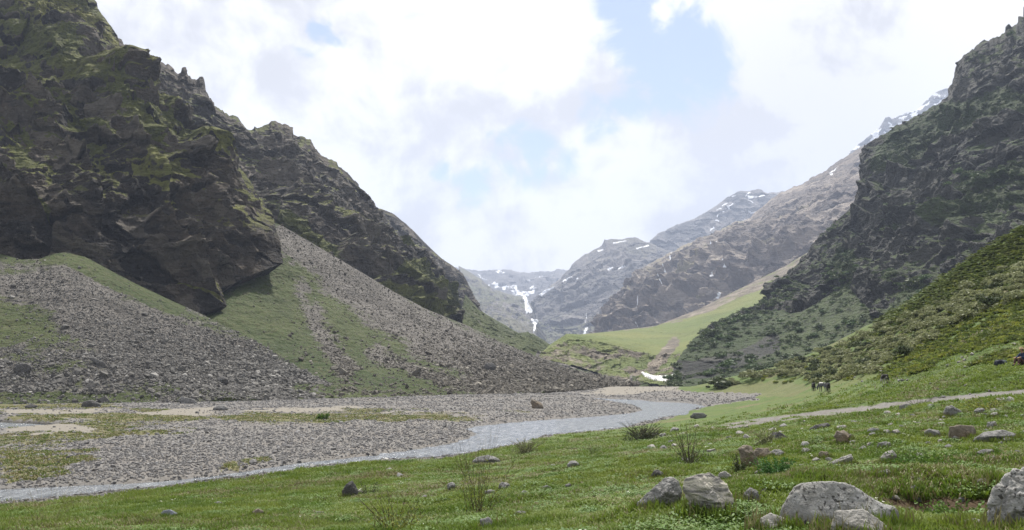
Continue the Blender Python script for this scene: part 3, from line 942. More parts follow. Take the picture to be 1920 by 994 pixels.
rowsF2 = [[(250, 765, 168), (640, 750, 178), (760, 747, 183), (900, 744, 193), (1020, 737, 213), (1110, 729, 240), (1195, 721, 290)],
          [(330, 600, 258), (430, 570, 264), (560, 612, 264), (700, 655, 262), (850, 685, 265), (1000, 700, 280), (1100, 711, 310), (1190, 718, 335)],
          [(420, 490, 332), (470, 448, 334), (515, 418, 336), (530, 424, 336), (575, 450, 341), (640, 488, 346), (740, 548, 356), (800, 580, 364), (880, 612, 374), (960, 650, 384), (1060, 692, 390), (1140, 712, 380), (1185, 716, 360)]]
P, PX, PY, v = loft(rowsF2, 460, 260)
N = normals(P)
q = fbm(P / 18, 4, seed=411)
P = P + N * ((fbm(P / 28, 3, seed=412) * 1.8 + fbm(P / 6, 4, seed=413) * .9 + ridged(P / 3.2, 3, seed=414) * .35) * sstep(1.0, .9, v))[..., None]
rk = np.zeros(PX.shape)
for pts, w_, a in [([(545, 445), (640, 510), (760, 590), (900, 660), (1050, 705), (1180, 716)], 36, 1.0), ([(620, 520), (720, 590), (830, 650), (960, 700)], 34, .8),
                   ([(800, 640), (930, 690), (1060, 722)], 40, .9), ([(590, 590), (620, 650), (650, 690)], 22, .8), ([(560, 530), (575, 580)], 16, .55), ([(700, 660), (790, 700), (850, 720)], 16, .7),
                   ([(880, 715), (1000, 730), (1120, 724)], 20, .85), ([(640, 735), (800, 742), (1000, 738)], 5, .5)]:
    rk = np.maximum(rk, a * sstep(-.45, .95, stroke(PX + q * 40, PY + q * 25, pts, w_ * 1.15) + fbm(P / 4, 3, seed=416) * .7))
g2 = np.clip(.92 - rk * .92 + q * .5, 0, 1)
F2 = (P, PX, PY, np.clip(1 - g2, 0, 1))
finish('scree_fan', P, dict(t=0 * PX + .5, g=g2), M_scree, top=(-10, 40, -30), right=(10, 20, -10), bottom=(0, -1, -3))

# moraine behind the second fan
rowsM = [[(850, 630, 400), (960, 672, 402), (1060, 708, 404), (1130, 720, 395), (1215, 724, 372)],
         [(865, 590, 480), (930, 630, 490), (1000, 655, 500), (1090, 692, 480), (1160, 708, 450), (1213, 720, 420)],
         [(872, 552, 570), (900, 583, 580), (940, 606, 600), (972, 624, 610), (990, 622, 610), (1010, 632, 610), (1035, 648, 600), (1065, 662, 580), (1110, 678, 550), (1160, 690, 520), (1195, 706, 480), (1210, 718, 450)]]
P, PX, PY, v, N, d = displaced(rowsM, 260, 150, 22, 421, .45, (.1, .1), .5, topk=.25)
q = fbm(P / 20, 4, seed=425)
gM = np.clip(.75 + q * .6, 0, 1)
gM = np.minimum(gM, 1 - .9 * sstep(0, .5, stroke(PX, PY, [(1010, 665), (1060, 685), (1120, 697), (1180, 712)], 7) + q * .5))
finish('moraine', P, dict(t=TONE[0], g=gM), M_scree, top=(0, 60, -30), right=(10, 30, -5))

# terrace meadow with its scarp
rowsH = [[(1010, 668, 470), (1100, 694, 465), (1180, 712, 440), (1240, 722, 400), (1310, 728, 390)],
         [(1022, 655, 510), (1060, 645, 515), (1130, 668, 505), (1200, 685, 490), (1250, 690, 465), (1340, 690, 440)],
         [(1030, 648, 540), (1062, 626, 540), (1110, 630, 545), (1170, 643, 540), (1235, 660, 520), (1340, 650, 500)],
         [(1040, 645, 600), (1070, 628, 600), (1120, 629, 620), (1200, 636, 640), (1280, 632, 660), (1400, 590, 660)],
         [(1045, 642, 700), (1085, 628, 720), (1130, 625, 740), (1200, 618, 770), (1280, 606, 800), (1370, 572, 830), (1430, 545, 850), (1490, 512, 880)],
         [(1050, 640, 760), (1090, 627, 800), (1150, 621, 840), (1230, 611, 870), (1310, 580, 900), (1400, 535, 930), (1470, 500, 960), (1520, 470, 980)]]
P, PX, PY, v, N, d = displaced(rowsH, 300, 220, 20, 431, .55, (.1, .1), .8, topk=.2)
q = fbm(P / 25, 4, seed=435)
scarp = inside(PX + q * 15, PY + q * 10, [(1000, 670), (1055, 640), (1110, 640), (1160, 650), (1230, 668), (1300, 662), (1330, 730), (1000, 730)])
P0 = loft(rowsH, 300, 220)[0]
kk = np.where(blur(scarp.astype(float), 4)[..., None] > .3, 1.0, .18)
P = P0 + (P - P0) * kk
gH = np.where(scarp, .56 + q * .9, 1.0)
tal = inside(PX + q * 10, PY + q * 6, [(1170, 621), (1280, 601), (1370, 568), (1440, 532), (1500, 500), (1540, 440), (1200, 560)])
gH = np.where(tal, .25 + q * .8, gH)
gH = np.minimum(gH, 1 - sstep(-.1, .5, stroke(PX, PY, [(1265, 640), (1240, 672), (1222, 692)], 12) + q * .5) * .9)
finish('meadow_terrace', P, dict(t=TONE[0], g=np.clip(gH, 0, 1)), M_meadow, top=(0, 60, -30), right=(40, 30, -5))

# C: the dark wall on the right, its cloud shade painted in the rock
skyC = [(1345, 607, 480), (1400, 580, 500), (1470, 538, 530), (1478, 515, 535), (1492, 498, 540), (1520, 470, 545), (1548, 438, 550), (1565, 410, 555), (1582, 396, 560), (1598, 372, 562), (1611, 340, 565), (1609, 322, 565), (1615, 305, 565), (1611, 290, 565), (1614, 276, 565), (1628, 266, 566), (1645, 258, 567), (1672, 240, 568), (1700, 226, 570), (1740, 204, 570),
        (1775, 183, 570), (1776, 170, 570), (1784, 148, 570), (1800, 110, 568), (1815, 97, 566), (1838, 74, 563), (1860, 70, 560), (1885, 62, 555), (1890, 48, 552), (1902, 42, 550), (1908, 28, 548), (1918, 22, 545), (1930, 0, 540), (2000, -60, 530), (2100, -150, 520), (2250, -300, 500)]
rowsC = [[(1250, 724, 318), (1320, 727, 300), (1400, 722, 290), (1600, 690, 280), (1750, 620, 275), (1920, 500, 270), (2250, 330, 260)],
         [(1262, 692, 345), (1300, 680, 350), (1380, 670, 350), (1480, 655, 345), (1600, 620, 335), (1750, 530, 322), (1920, 430, 312), (2250, 240, 300)],
         [(1285, 652, 385), (1340, 625, 400), (1420, 605, 410), (1500, 590, 405), (1600, 545, 390), (1720, 490, 372), (1920, 385, 350), (2250, 160, 330)],
         [(1335, 613, 450), (1420, 575, 470), (1480, 545, 465), (1540, 525, 455), (1620, 470, 445), (1720, 410, 425), (1920, 300, 400), (2250, 60, 370)],
         [(1342, 609, 470), (1440, 560, 500), (1485, 510, 505), (1545, 455, 505), (1620, 390, 500), (1740, 300, 480), (1920, 170, 455), (2250, -80, 420)],
         teeth(skyC, 6.0, 3, 9)]
LEDGES_C = [([(1640, 262), (1700, 240), (1778, 200), (1850, 215), (1960, 205)], 10, 26), ([(1615, 305), (1680, 315), (1760, 330), (1850, 332), (1960, 310)], 10, 14), ([(1580, 440), (1640, 450), (1720, 430), (1820, 400), (1960, 350)], 10, 16),
            ([(1530, 490), (1600, 505), (1680, 490), (1760, 470), (1860, 410)], 9, 12), ([(1610, 345), (1690, 365), (1780, 375), (1900, 372)], 9, 10), ([(1590, 395), (1660, 405), (1740, 400), (1830, 385)], 8, 8), ([(1780, 120), (1840, 100), (1920, 110)], 8, 6), ([(1640, 540), (1700, 520), (1760, 505)], 8, 10)]


def ledC(P, PX, PY):
    w1 = fbm(P / 24, 4, seed=541) * 16; w2 = fbm(P / 20, 4, seed=542) * 16
    tot = 0; tr = 0
    for pts, a_, u_ in LEDGES_C:
        r_, t_ = ledge(PX + w1, PY + w2, pts, 24, u_)
        tot = tot + a_ * r_; tr = np.maximum(tr, t_)
    TREAD[0] = tr
    return tot - 2.0


P, PX, PY, v, N, d = displaced(rowsC, 560, 420, 46, 501, .8, (-.30, .15), 1.3, topk=.35, edge=(.012, 0), botk=.4, extra=ledC)
nz = blur(N[..., 2], 2); nv_ = fbm(P / 35, 4, seed=530)
talus = inside(PX + nv_ * 50, PY + nv_ * 35, [(1200, 740), (1262, 690), (1290, 645), (1345, 605), (1440, 570), (1500, 575), (1580, 520), (1610, 560), (1640, 600), (1700, 560), (1760, 545), (1990, 400), (2300, 300), (2300, 700), (1200, 800)])
P0 = loft(rowsC, 560, 420)[0]
kt = blur(np.where(talus, .16, 1.0), 6)[..., None]
P = P0 + (P - P0) * kt
nz = blur(normals(P)[..., 2], 2)
gC = sstep(.50, .80, nz + nv_ * .45) * .85
gC = np.maximum(gC, np.clip(TREAD[0] * .8 + nv_ * .5, 0, 1) * (TREAD[0] > .05))
gC = np.where(talus, .85 + nv_ * .4, gC)
for pts, w_ in [([(1830, 350), (1880, 335), (1960, 320)], 30), ([(1660, 300), (1760, 235), (1900, 190)], 40), ([(1760, 420), (1840, 390), (1920, 380)], 20), ([(1600, 510), (1580, 490)], 30)]:
    gC = np.maximum(gC, .75 * sstep(-.1, .5, stroke(PX, PY, pts, w_) + nv_ * .6))
gC = np.where(talus & (stroke(PX, PY, [(1270, 695), (1330, 690), (1400, 665), (1450, 640)], 18) + nv_ * .8 > .1), .35, gC)
CW = (P, PX, PY, talus)
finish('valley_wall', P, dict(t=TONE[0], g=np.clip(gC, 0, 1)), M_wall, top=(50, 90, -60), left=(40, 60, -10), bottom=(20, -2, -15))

def far_rows(rows, k):
    out = [[(x, y, d * k) for x, y, d in r] for r in rows]
    out[-1] = teeth(out[-1], 2.2, 3, len(out[-1]))
    return out


# D3: the brown mountain, its sunlit look partly painted in the rock
rowsD3 = [[(1080, 648, 1130), (1150, 640, 1120), (1250, 632, 1100), (1350, 605, 1050), (1450, 560, 1000), (1560, 520, 950), (1740, 450, 900)],
          [(1100, 628, 1190), (1160, 610, 1190), (1260, 585, 1170), (1360, 550, 1120), (1450, 515, 1070), (1560, 470, 1000), (1740, 400, 950)],
          [(1110, 615, 1230), (1180, 545, 1260), (1280, 510, 1260), (1380, 470, 1220), (1470, 440, 1170), (1580, 390, 1100), (1750, 310, 1040)],
          [(1115, 608, 1270), (1190, 520, 1380), (1290, 475, 1400), (1390, 430, 1360), (1480, 400, 1300), (1600, 340, 1230), (1760, 240, 1150)],
          [(1120, 600, 1330), (1145, 570, 1400), (1165, 540, 1450), (1200, 505, 1500), (1228, 487, 1530), (1262, 470, 1560), (1300, 452, 1580), (1340, 436, 1590), (1372, 420, 1590), (1405, 408, 1580), (1425, 392, 1570), (1440, 376, 1560), (1470, 358, 1540), (1505, 343, 1510), (1540, 325, 1490), (1570, 302, 1460), (1592, 290, 1440), (1615, 275, 1420), (1680, 238, 1380), (1770, 195, 1320)]]
LEDGES_D = [([(1180, 555), (1217, 533), (1260, 512), (1300, 498), (1335, 475), (1390, 452)], 30, 12), ([(1215, 580), (1240, 562), (1290, 541), (1330, 528), (1375, 514), (1420, 500)], 34, 10), ([(1250, 480), (1310, 455), (1350, 436), (1410, 410)], 14, 12),
            ([(1290, 600), (1300, 580), (1340, 560), (1400, 545)], 26, 8), ([(1390, 470), (1440, 460), (1490, 440), (1540, 410)], 22, 8), ([(1380, 520), (1420, 500), (1470, 490), (1540, 450)], 26, 8), ([(1400, 430), (1450, 415), (1520, 385), (1600, 340)], 14, 8), ([(1140, 610), (1180, 590), (1230, 585)], 22, 8)]


def ledD(P, PX, PY):
    w1 = fbm(P / 60, 4, seed=641) * 14; w2 = fbm(P / 55, 4, seed=642) * 12
    tot = 0; tr = 0
    for pts, a_, u_ in LEDGES_D:
        r_, t_ = ledge(PX + w1, PY + w2, pts, 20, u_)
        tot = tot + a_ * r_; tr = np.maximum(tr, t_)
    ribs = ridged(P / 75 * np.array([1, 1, .22]), 3, seed=648) - .45
    cliffy = sstep(430, 500, PY + (PX - 1300) * .25)
    TREAD[0] = tr
    return tot - 6 + ribs * 34 * cliffy


rowsD3 = far_rows(rowsD3, 1.42)
P, PX, PY, v, N, d = displaced(rowsD3, 560, 280, 150, 601, .55, (.25, .1), 1.2, topk=.15, extra=ledD)
nz = blur(N[..., 2], 2); nv_ = fbm(P / 90, 4, seed=630)
gD = sstep(.62, .86, nz + nv_ * .35) * .55 * sstep(1500, 1300, PX + 0 * PY) * sstep(380, 460, PY)
gD = np.maximum(gD, np.clip(TREAD[0] * .75 + nv_ * .5, 0, 1) * (TREAD[0] > .05))
sD = np.zeros(PX.shape)
SN = [([(1362, 510), (1345, 530)], 2.5), ([(1260, 475), (1235, 520), (1245, 545)], 1.8), ([(1358, 490), (1352, 505)], 2), ([(1450, 558), (1475, 540)], 3), ([(1338, 570), (1358, 558)], 3), ([(1570, 312), (1555, 325)], 2.5), ([(1192, 580), (1200, 565)], 1.6), ([(1286, 488), (1292, 483)], 2), ([(1320, 460), (1345, 455)], 2), ([(1370, 465), (1366, 470)], 2), ([(1348, 520), (1349, 536)], 2.2),
      ([(1160, 500), (1180, 490)], 2), ([(1200, 620), (1188, 600)], 1.2)]
hf = fbm(P / 14, 3, seed=655)
for pts, w_ in SN: sD = np.maximum(sD, .12 + .55 * stroke(PX + nv_ * 8, PY + nv_ * 6, pts, w_ * 1.1) + hf * 1.1 * (stroke(PX, PY, pts, w_ * 2) > 0))
sD = np.where(sD < .3, 0, sD)
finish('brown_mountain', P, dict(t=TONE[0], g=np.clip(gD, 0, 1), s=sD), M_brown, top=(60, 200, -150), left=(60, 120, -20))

# D1: the hazy peak left of it, D2: the snow-streaked peak behind
rowsD1 = [[(975, 665, 1420), (1030, 665, 1380), (1110, 655, 1350), (1200, 640, 1400), (1300, 600, 1480)],
          [(1000, 628, 1600), (1060, 610, 1560), (1130, 590, 1540), (1220, 560, 1560), (1300, 520, 1600)],
          [(1005, 575, 1750), (1060, 550, 1740), (1130, 520, 1720), (1220, 500, 1720), (1300, 490, 1720)],
          [(1000, 562, 2000), (1035, 533, 1980), (1050, 522, 1970), (1062, 510, 1960), (1076, 494, 1950), (1098, 476, 1950), (1128, 461, 1950), (1133, 450, 1950), (1150, 447, 1950), (1165, 449, 1950), (1190, 446, 1940), (1206, 451, 1930), (1216, 456, 1920), (1240, 465, 1920), (1300, 480, 1900)]]
rowsD1 = far_rows(rowsD1, 1.7)
P, PX, PY, v, N, d = displaced(rowsD1, 300, 200, 230, 641, .60, (.1, .1), 1.3, topk=.12)
nz = blur(N[..., 2], 2); nv_ = fbm(P / 120, 4, seed=650)
gD = np.clip(sstep(.60, .86, nz + nv_ * .35) * .45 + .5 * sstep(590, 625, PY), 0, .8)
sD = np.zeros(PX.shape)
for pts, w_ in [([(1018, 556), (1045, 540)], 2.2), ([(1037, 530), (1050, 520)], 2.2), ([(1056, 528), (1064, 520)], 2), ([(1066, 527), (1076, 522)], 2.4), ([(1078, 527), (1084, 522)], 2), ([(1150, 456), (1175, 453)], 1.5), ([(1195, 465), (1216, 460)], 2), ([(1092, 625), (1100, 612)], 3.6), ([(1098, 605), (1099, 585)], 1.0), ([(1160, 503), (1172, 500)], 1.8), ([(1140, 505), (1150, 501)], 1.6), ([(1120, 470), (1128, 466)], 1.6)]:
    sD = np.maximum(sD, .25 + .5 * stroke(PX + nv_ * 6, PY + nv_ * 4, pts, w_))
sD = np.where(sD < .3, 0, sD)
finish('hazy_peak', P, dict(t=TONE[0], g=gD, s=sD), M_far, top=(0, 300, -150), left=(-10, 200, -20))

rowsD2 = [[(1190, 540, 1760), (1300, 520, 1760), (1420, 480, 1720), (1560, 430, 1700)],
          [(1205, 490, 1950), (1300, 465, 1950), (1420, 430, 1900), (1550, 390, 1850)],
          [(1214, 462, 2080), (1219, 450, 2090), (1235, 437, 2100), (1268, 421, 2110), (1290, 417, 2120), (1304, 410, 2130), (1330, 394, 2140), (1345, 384, 2150), (1360, 372, 2150), (1372, 364, 2150), (1385, 357, 2150), (1400, 359, 2150), (1420, 356, 2150), (1445, 361, 2150), (1470, 360, 2140), (1540, 352, 2100)]]
rowsD2 = far_rows(rowsD2, 1.8)
P, PX, PY, v, N, d = displaced(rowsD2, 260, 140, 260, 661, .60, (.2, .1), 1.2, topk=.12)
nv_ = fbm(P / 70, 5, seed=670)
sD = np.zeros(PX.shape)
for pts, w_ in [([(1345, 408), (1372, 388)], 2.2), ([(1358, 402), (1376, 386)], 2.5), ([(1352, 384), (1368, 380)], 2.5), ([(1340, 392), (1352, 390)], 2), ([(1405, 368), (1430, 368)], 3), ([(1400, 366), (1406, 360)], 2), ([(1405, 378), (1412, 380)], 3), ([(1380, 376), (1390, 374)], 2), ([(1316, 445), (1336, 442)], 4), ([(1324, 412), (1330, 410)], 2.5), ([(1332, 430), (1338, 427)], 3.2), ([(1400, 394), (1415, 395)], 2.2), ([(1378, 430), (1392, 425)], 1.6), ([(1345, 420), (1350, 417)], 1.6), ([(1400, 412), (1410, 408)], 1.6), ([(1372, 368), (1380, 366)], 1.6)]:
    sD = np.maximum(sD, .25 + .5 * stroke(PX + nv_ * 10, PY + nv_ * 6, pts, w_))
sD = np.where(sD < .3, 0, sD)
finish('snow_streaked_peak', P, dict(t=TONE[0], g=0 * sD, s=sD), M_far, top=(60, 300, -150), left=(-10, 150, -30))

# D4: the snowy crest showing over the dark wall
rowsD4 = [[(1560, 360, 2200), (1680, 330, 2200), (1860, 300, 2200)],
          [(1600, 280, 2350), (1648, 240, 2370), (1660, 220, 2370), (1667, 217, 2370), (1672, 222, 2370), (1690, 215, 2370), (1712, 208, 2370), (1722, 204, 2370), (1735, 190, 2370), (1748, 178, 2370), (1765, 170, 2370), (1790, 165, 2370), (1860, 120, 2370)]]
rowsD4 = far_rows(rowsD4, 1.6)
P, PX, PY, v, N, d = displaced(rowsD4, 140, 70, 190, 681, .45, (.2, .1), 1.2, topk=.12)
nv_ = fbm(P / 40, 5, seed=690)
finish('snowy_crest', P, dict(t=TONE[0], g=0 * PX, s=sstep(-.05, .25, nv_ + .06)), M_far, top=(60, 300, -150))

# F: the headwall and G: the slope on its left
rowsF = [[(820, 660, 2150), (950, 640, 2200), (1100, 640, 2200)],
         [(840, 570, 2450), (950, 565, 2500), (1100, 560, 2500)],
         [(845, 535, 2750), (960, 535, 2800), (1100, 530, 2800)],
         [(840, 498, 3150), (870, 504, 3150), (900, 509, 3150), (930, 505, 3150), (960, 508, 3150), (990, 512, 3150), (1020, 509, 3150), (1050, 506, 3150), (1070, 508, 3150), (1110, 500, 3150)]]
rowsF = far_rows(rowsF, 1.72)
P, PX, PY, v, N, d = displaced(rowsF, 240, 150, 300, 701, .5, (.1, .1), 1.2, topk=.15)
nv_ = fbm(P / 60, 5, seed=710)
sF = np.zeros(PX.shape)
for pts, w_ in [([(918, 533), (928, 531), (945, 542)], 5), ([(945, 544), (962, 536), (970, 545)], 7), ([(962, 548), (980, 549), (1002, 540)], 7), ([(990, 526), (1018, 519)], 3), ([(998, 541), (1012, 532)], 2.5), ([(895, 518), (910, 519)], 1.6), ([(925, 507), (950, 511)], 1.6), ([(880, 510), (888, 511)], 1.2)]:
    sF = np.maximum(sF, .08 + .6 * stroke(PX + nv_ * 14, PY + nv_ * 10, pts, w_ * .9) + fbm(P / 30, 3, seed=712) * .7 * (stroke(PX, PY, pts, w_ * 2) > 0))
sF = np.where(sF < .3, 0, sF)
finish('headwall', P, dict(t=TONE[0], g=0 * PX, s=sF), M_far, top=(0, 300, -250))
rowsG = [[(880, 660, 1180), (950, 662, 1200), (1012, 660, 1260)],
         [(880, 590, 1450), (935, 600, 1460), (975, 610, 1480), (1006, 622, 1480)],
         [(870, 545, 1700), (930, 560, 1720), (965, 570, 1740), (992, 590, 1740)],
         [(860, 498, 2050), (885, 514, 2050), (905, 526, 2050), (925, 541, 2050), (945, 548, 2050), (965, 553, 2040), (983, 556, 2030)]]
rowsG = far_rows(rowsG, 1.55)
P, PX, PY, v, N, d = displaced(rowsG, 200, 150, 130, 721, .5, (.2, .1), 1.3, topk=.15)
nv_ = fbm(P / 90, 4, seed=730)
gG = np.clip(sstep(.55, .8, blur(N[..., 2], 2) + nv_ * .4) * .6, 0, 1)
gG = np.maximum(gG, sstep(-.2, .5, stroke(PX, PY, [(930, 600), (960, 612), (985, 628)], 13) + nv_ * .5))
finish('valley_head_slope', P, dict(t=TONE[0], g=gG, s=0 * gG), M_far, top=(0, 200, -120), right=(30, 60, -30))

# ------------------------------------------------------------------ ray placing
DG = None


def world_bvh():
    dg = bpy.context.evaluated_depsgraph_get()
    vs, fs, off = [], [], 0
    for o in COL.objects:
        if o.type == 'MESH' and o.get('kind') == 'structure' and o.name not in ('river', 'side_channel', 'brook'):
            me = o.data; n = len(me.vertices)
            a = np.empty(n * 3, np.float32); me.vertices.foreach_get('co', a); vs.append(a.reshape(-1, 3))
            f = np.empty(len(me.loops), np.int32); me.loops.foreach_get('vertex_index', f)
            fs.append(f.reshape(-1, 4) + off); off += n
    return BVHTree.FromPolygons(np.concatenate(vs).tolist(), np.concatenate(fs).tolist())


TREE = world_bvh()
EYE = Vector((0, 0, CAMZ))


def hit(px, py):
    loc, n, i, dist = TREE.ray_cast(EYE, ray_dir(px, py))
    return loc, n


def ground_z(x, y):
    loc, n, i, d = TREE.ray_cast(Vector((x, y, 300)), Vector((0, 0, -1)))
    return (loc.z if loc else 0.0)


def thing(name, label, cat, loc=(0, 0, 0), rotz=0.0, group=None):
    o = bpy.data.objects.new(name, None); COL.objects.link(o)
    o.empty_display_size = .3
    o.location = loc; o.rotation_euler = (0, 0, rotz)
    return tag(o, label, cat, group)


def gsample(a, x, y):
    r = np.hypot(x, y); t = np.degrees(np.arctan2(x, y))
    fr = np.interp(r, rr, np.arange(len(rr))); ft = np.interp(t, th, np.arange(len(th)))
    i = np.clip(fr.astype(int), 0, len(rr) - 2); j = np.clip(ft.astype(int), 0, len(th) - 2)
    u = fr - i; w = ft - j
    return (a[i, j] * (1 - u) * (1 - w) + a[i + 1, j] * u * (1 - w) + a[i, j + 1] * (1 - u) * w + a[i + 1, j + 1] * u * w)


# ------------------------------------------------------------------ draped snow and white water
def drape(name, poly, mat, n=60, lift=.6, rough=.3, seed=0):
    """a patch lying on whatever slope is seen inside a traced outline"""
    a = np.array(poly, float); x0, y0 = a.min(0); x1, y1 = a.max(0)
    nx = n; ny = max(4, int(n * (y1 - y0) / (x1 - x0 + 1e-6))); ny = min(ny, 140)
    X, Y_ = np.meshgrid(np.linspace(x0, x1, nx), np.linspace(y1, y0, ny))
    w = fbm(np.stack([X, Y_, 0 * X], -1) / 9, 3, seed=900 + seed) * rough * 10
    ins = inside(X + w, Y_ + w * .5, poly)
    pos = {}; V = []; F_ = []
    cache = {}
    for i in range(ny):
        for j in range(nx):
            l, nn = hit(X[i, j], Y_[i, j])
            if l is None: continue
            cache[i, j] = (l, nn, ins[i, j])
    def vid(i, j):
        k = (i, j)
        if k not in pos:
            l, nn, s = cache[k]
            edge = all(ins[min(max(i + a_, 0), ny - 1), min(max(j + b_, 0), nx - 1)] for a_ in (-1, 0, 1) for b_ in (-1, 0, 1))
            if nn.dot(l - EYE) > 0: nn = -nn
            pos[k] = len(V); V.append(l + nn * (lift if edge else -.15 * lift))
        return pos[k]
    for i in range(ny - 1):
        for j in range(nx - 1):
            ks = [(i, j), (i, j + 1), (i + 1, j + 1), (i + 1, j)]
            if not all(k in cache for k in ks): continue
            if sum(ins[k] for k in ks) < 2: continue
            D = [(cache[k][0] - EYE).length for k in ks]
            if max(D) > min(D) * 1.12: continue
            F_.append([vid(*k) for k in ks])
    if not F_: return None
    return tag(mesh_np(name, np.array([list(p) for p in V]), F_, mat, smooth=True), kind='structure')


drape('snow_patch', [(1199, 696), (1212, 700), (1225, 705), (1243, 706), (1260, 704), (1268, 703), (1258, 712), (1251, 716), (1236, 715), (1218, 711), (1207, 706)], M_snow, 80, .8, .15, 1)
drape('waterfall', [(981, 553), (988, 558), (990, 568), (995, 577), (998, 584), (996, 589), (990, 586), (986, 590), (984, 580), (984, 570), (980, 560)], M_fall, 44, 3.0, .28, 2)
drape('waterfall', [(995, 597), (1006, 599), (1010, 602), (1005, 610), (1004, 618), (1001, 626), (999, 620), (1001, 610), (997, 604)], M_fall, 40, 3.0, .25, 3)

# ------------------------------------------------------------------ scattering of uncountable stuff
def bm_mesh(name, V, faces, mat, smooth=False):
    o = mesh_np(name, V, faces, mat, smooth=smooth, link=False)
    return o


def scatter(name, pts, rot, scl, idx, sources, vscale=None):
    """ONE object: instances of a few source meshes on points"""
    me = bpy.data.meshes.new(name)
    n = len(pts)
    me.vertices.add(n); me.vertices.foreach_set('co', np.asarray(pts, np.float32).ravel())
    a = me.attributes.new('rot', 'FLOAT_VECTOR', 'POINT'); a.data.foreach_set('vector', np.asarray(rot, np.float32).ravel())
    sv = np.asarray(scl, np.float32)
    if sv.ndim == 1: sv = np.repeat(sv[:, None], 3, 1)
    a = me.attributes.new('scl', 'FLOAT_VECTOR', 'POINT'); a.data.foreach_set('vector', sv.ravel())
    a = me.attributes.new('pick', 'INT', 'POINT'); a.data.foreach_set('value', np.asarray(idx, np.int32))
    o = bpy.data.objects.new(name, me); COL.objects.link(o)
    c = bpy.data.collections.new(name + '_pieces')
    for k, s in enumerate(sources):
        s.name = '%s_piece_%02d' % (name, k); c.objects.link(s)
    ng = bpy.data.node_groups.new(name + '_scatter', 'GeometryNodeTree')
    ng.interface.new_socket('Geometry', in_out='INPUT', socket_type='NodeSocketGeometry')
    ng.interface.new_socket('Geometry', in_out='OUTPUT', socket_type='NodeSocketGeometry')
    N_ = ng.nodes; L = ng.links
    gi = N_.new('NodeGroupInput'); go = N_.new('NodeGroupOutput')
    ci = N_.new('GeometryNodeCollectionInfo'); ci.inputs['Collection'].default_value = c
    ci.inputs['Separate Children'].default_value = True; ci.inputs['Reset Children'].default_value = True
    iop = N_.new('GeometryNodeInstanceOnPoints'); iop.inputs['Pick Instance'].default_value = True
    def na(nm, t):
        x = N_.new('GeometryNodeInputNamedAttribute'); x.data_type = t; x.inputs[0].default_value = nm
        return next(s for s in x.outputs if s.enabled and s.name == 'Attribute')
    L.new(gi.outputs[0], iop.inputs['Points']); L.new(ci.outputs[0], iop.inputs['Instance'])
    L.new(na('pick', 'INT'), iop.inputs['Instance Index'])
    e2r = N_.new('FunctionNodeEulerToRotation'); L.new(na('rot', 'FLOAT_VECTOR'), e2r.inputs[0])
    L.new(e2r.outputs[0], iop.inputs['Rotation']); L.new(na('scl', 'FLOAT_VECTOR'), iop.inputs['Scale'])
    L.new(iop.outputs[0], go.inputs[0])
    md = o.modifiers.new('scatter', 'NODES'); md.node_group = ng
    tag(o, kind='stuff')
    return o


_ico = {}


def ico(level):
    if level not in _ico:
        bm = bmesh.new(); bmesh.ops.create_icosphere(bm, subdivisions=level, radius=1.0)
        V = np.array([v.co[:] for v in bm.verts]); F_ = np.array([[v.index for v in f.verts] for f in bm.faces]); bm.free()
        V /= np.linalg.norm(V, axis=1, keepdims=True)
        _ico[level] = (V, F_)
    return _ico[level]


def poly_radius(D, planes, p=14):
    """radius of a rounded convex block along directions D; planes = [(normal, h)]"""
    s = 0
    for n_, h in planes:
        s = s + np.maximum(D @ np.asarray(n_, float), 0) ** p / h ** p
    return s ** (-1.0 / p)


def rand_planes(rng, k=11, size=(1, .8, .7), jitter=.22):
    pl = []
    for i in range(k):
        z = 1 - 2 * (i + .5) / k; a = i * 2.399963 + rng.uniform(-.4, .4)
        r = math.sqrt(1 - z * z)
        n_ = np.array([r * math.cos(a), r * math.sin(a), z]) + rng.normal(0, .22, 3); n_ /= np.linalg.norm(n_)
        sup = np.linalg.norm(n_ * np.array(size))
        pl.append((n_, sup * (1 - rng.uniform(0, jitter) * 1.6)))
    return pl


def small_stone(seed, mat, level=1, size=(1, .8, .55), name='stone'):
    rng = np.random.default_rng(seed); D, F_ = ico(level)
    r = poly_radius(D, rand_planes(rng, 9, size), 18)
    V = D * r[:, None]
    return bm_mesh(name, V, F_, mat)


# gravel on the bars
M_ = 260000
th_ = np.radians(RNG.uniform(-37, 35, M_)); r_ = 42 * (270 / 42) ** (RNG.uniform(0, 1, M_) ** 1.15)
x_, y_ = r_ * np.sin(th_), r_ * np.cos(th_)
gg_ = gsample(g, x_, y_); sd_ = gsample(gsd, x_, y_); sa_ = gsample(sand, x_, y_); ng_ = gsample(near_grass.astype(float), x_, y_)
ppx, ppy = proj(np.stack([x_, y_, gsample(gz, x_, y_)], -1))
keep = (ng_ < .3) & (sd_ > -.4) & (RNG.uniform(0, 1, M_) < np.clip(1.05 - gg_ * 1.1, .06, 1)) & (RNG.uniform(0, 1, M_) < np.where(sa_ > .4, .08, 1)) & (ppy > 722)
keep &= RNG.uniform(0, 1, M_) < .62
x_, y_, r_ = x_[keep], y_[keep], r_[keep]
n_ = len(x_)
sz = np.exp(RNG.normal(math.log(.070), .45, n_)) * (.75 + r_ / 160)
sz = np.minimum(sz, .42)
z_ = gsample(gz, x_, y_) + sz * .12
rot = np.stack([RNG.normal(0, .25, n_), RNG.normal(0, .25, n_), RNG.uniform(0, 6.28, n_)], -1)
scatter('gravel', np.stack([x_, y_, z_], -1), rot, sz, RNG.integers(0, 8, n_), [small_stone(300 + k, M_gravel, 1, (1, .75, .5)) for k in range(8)])

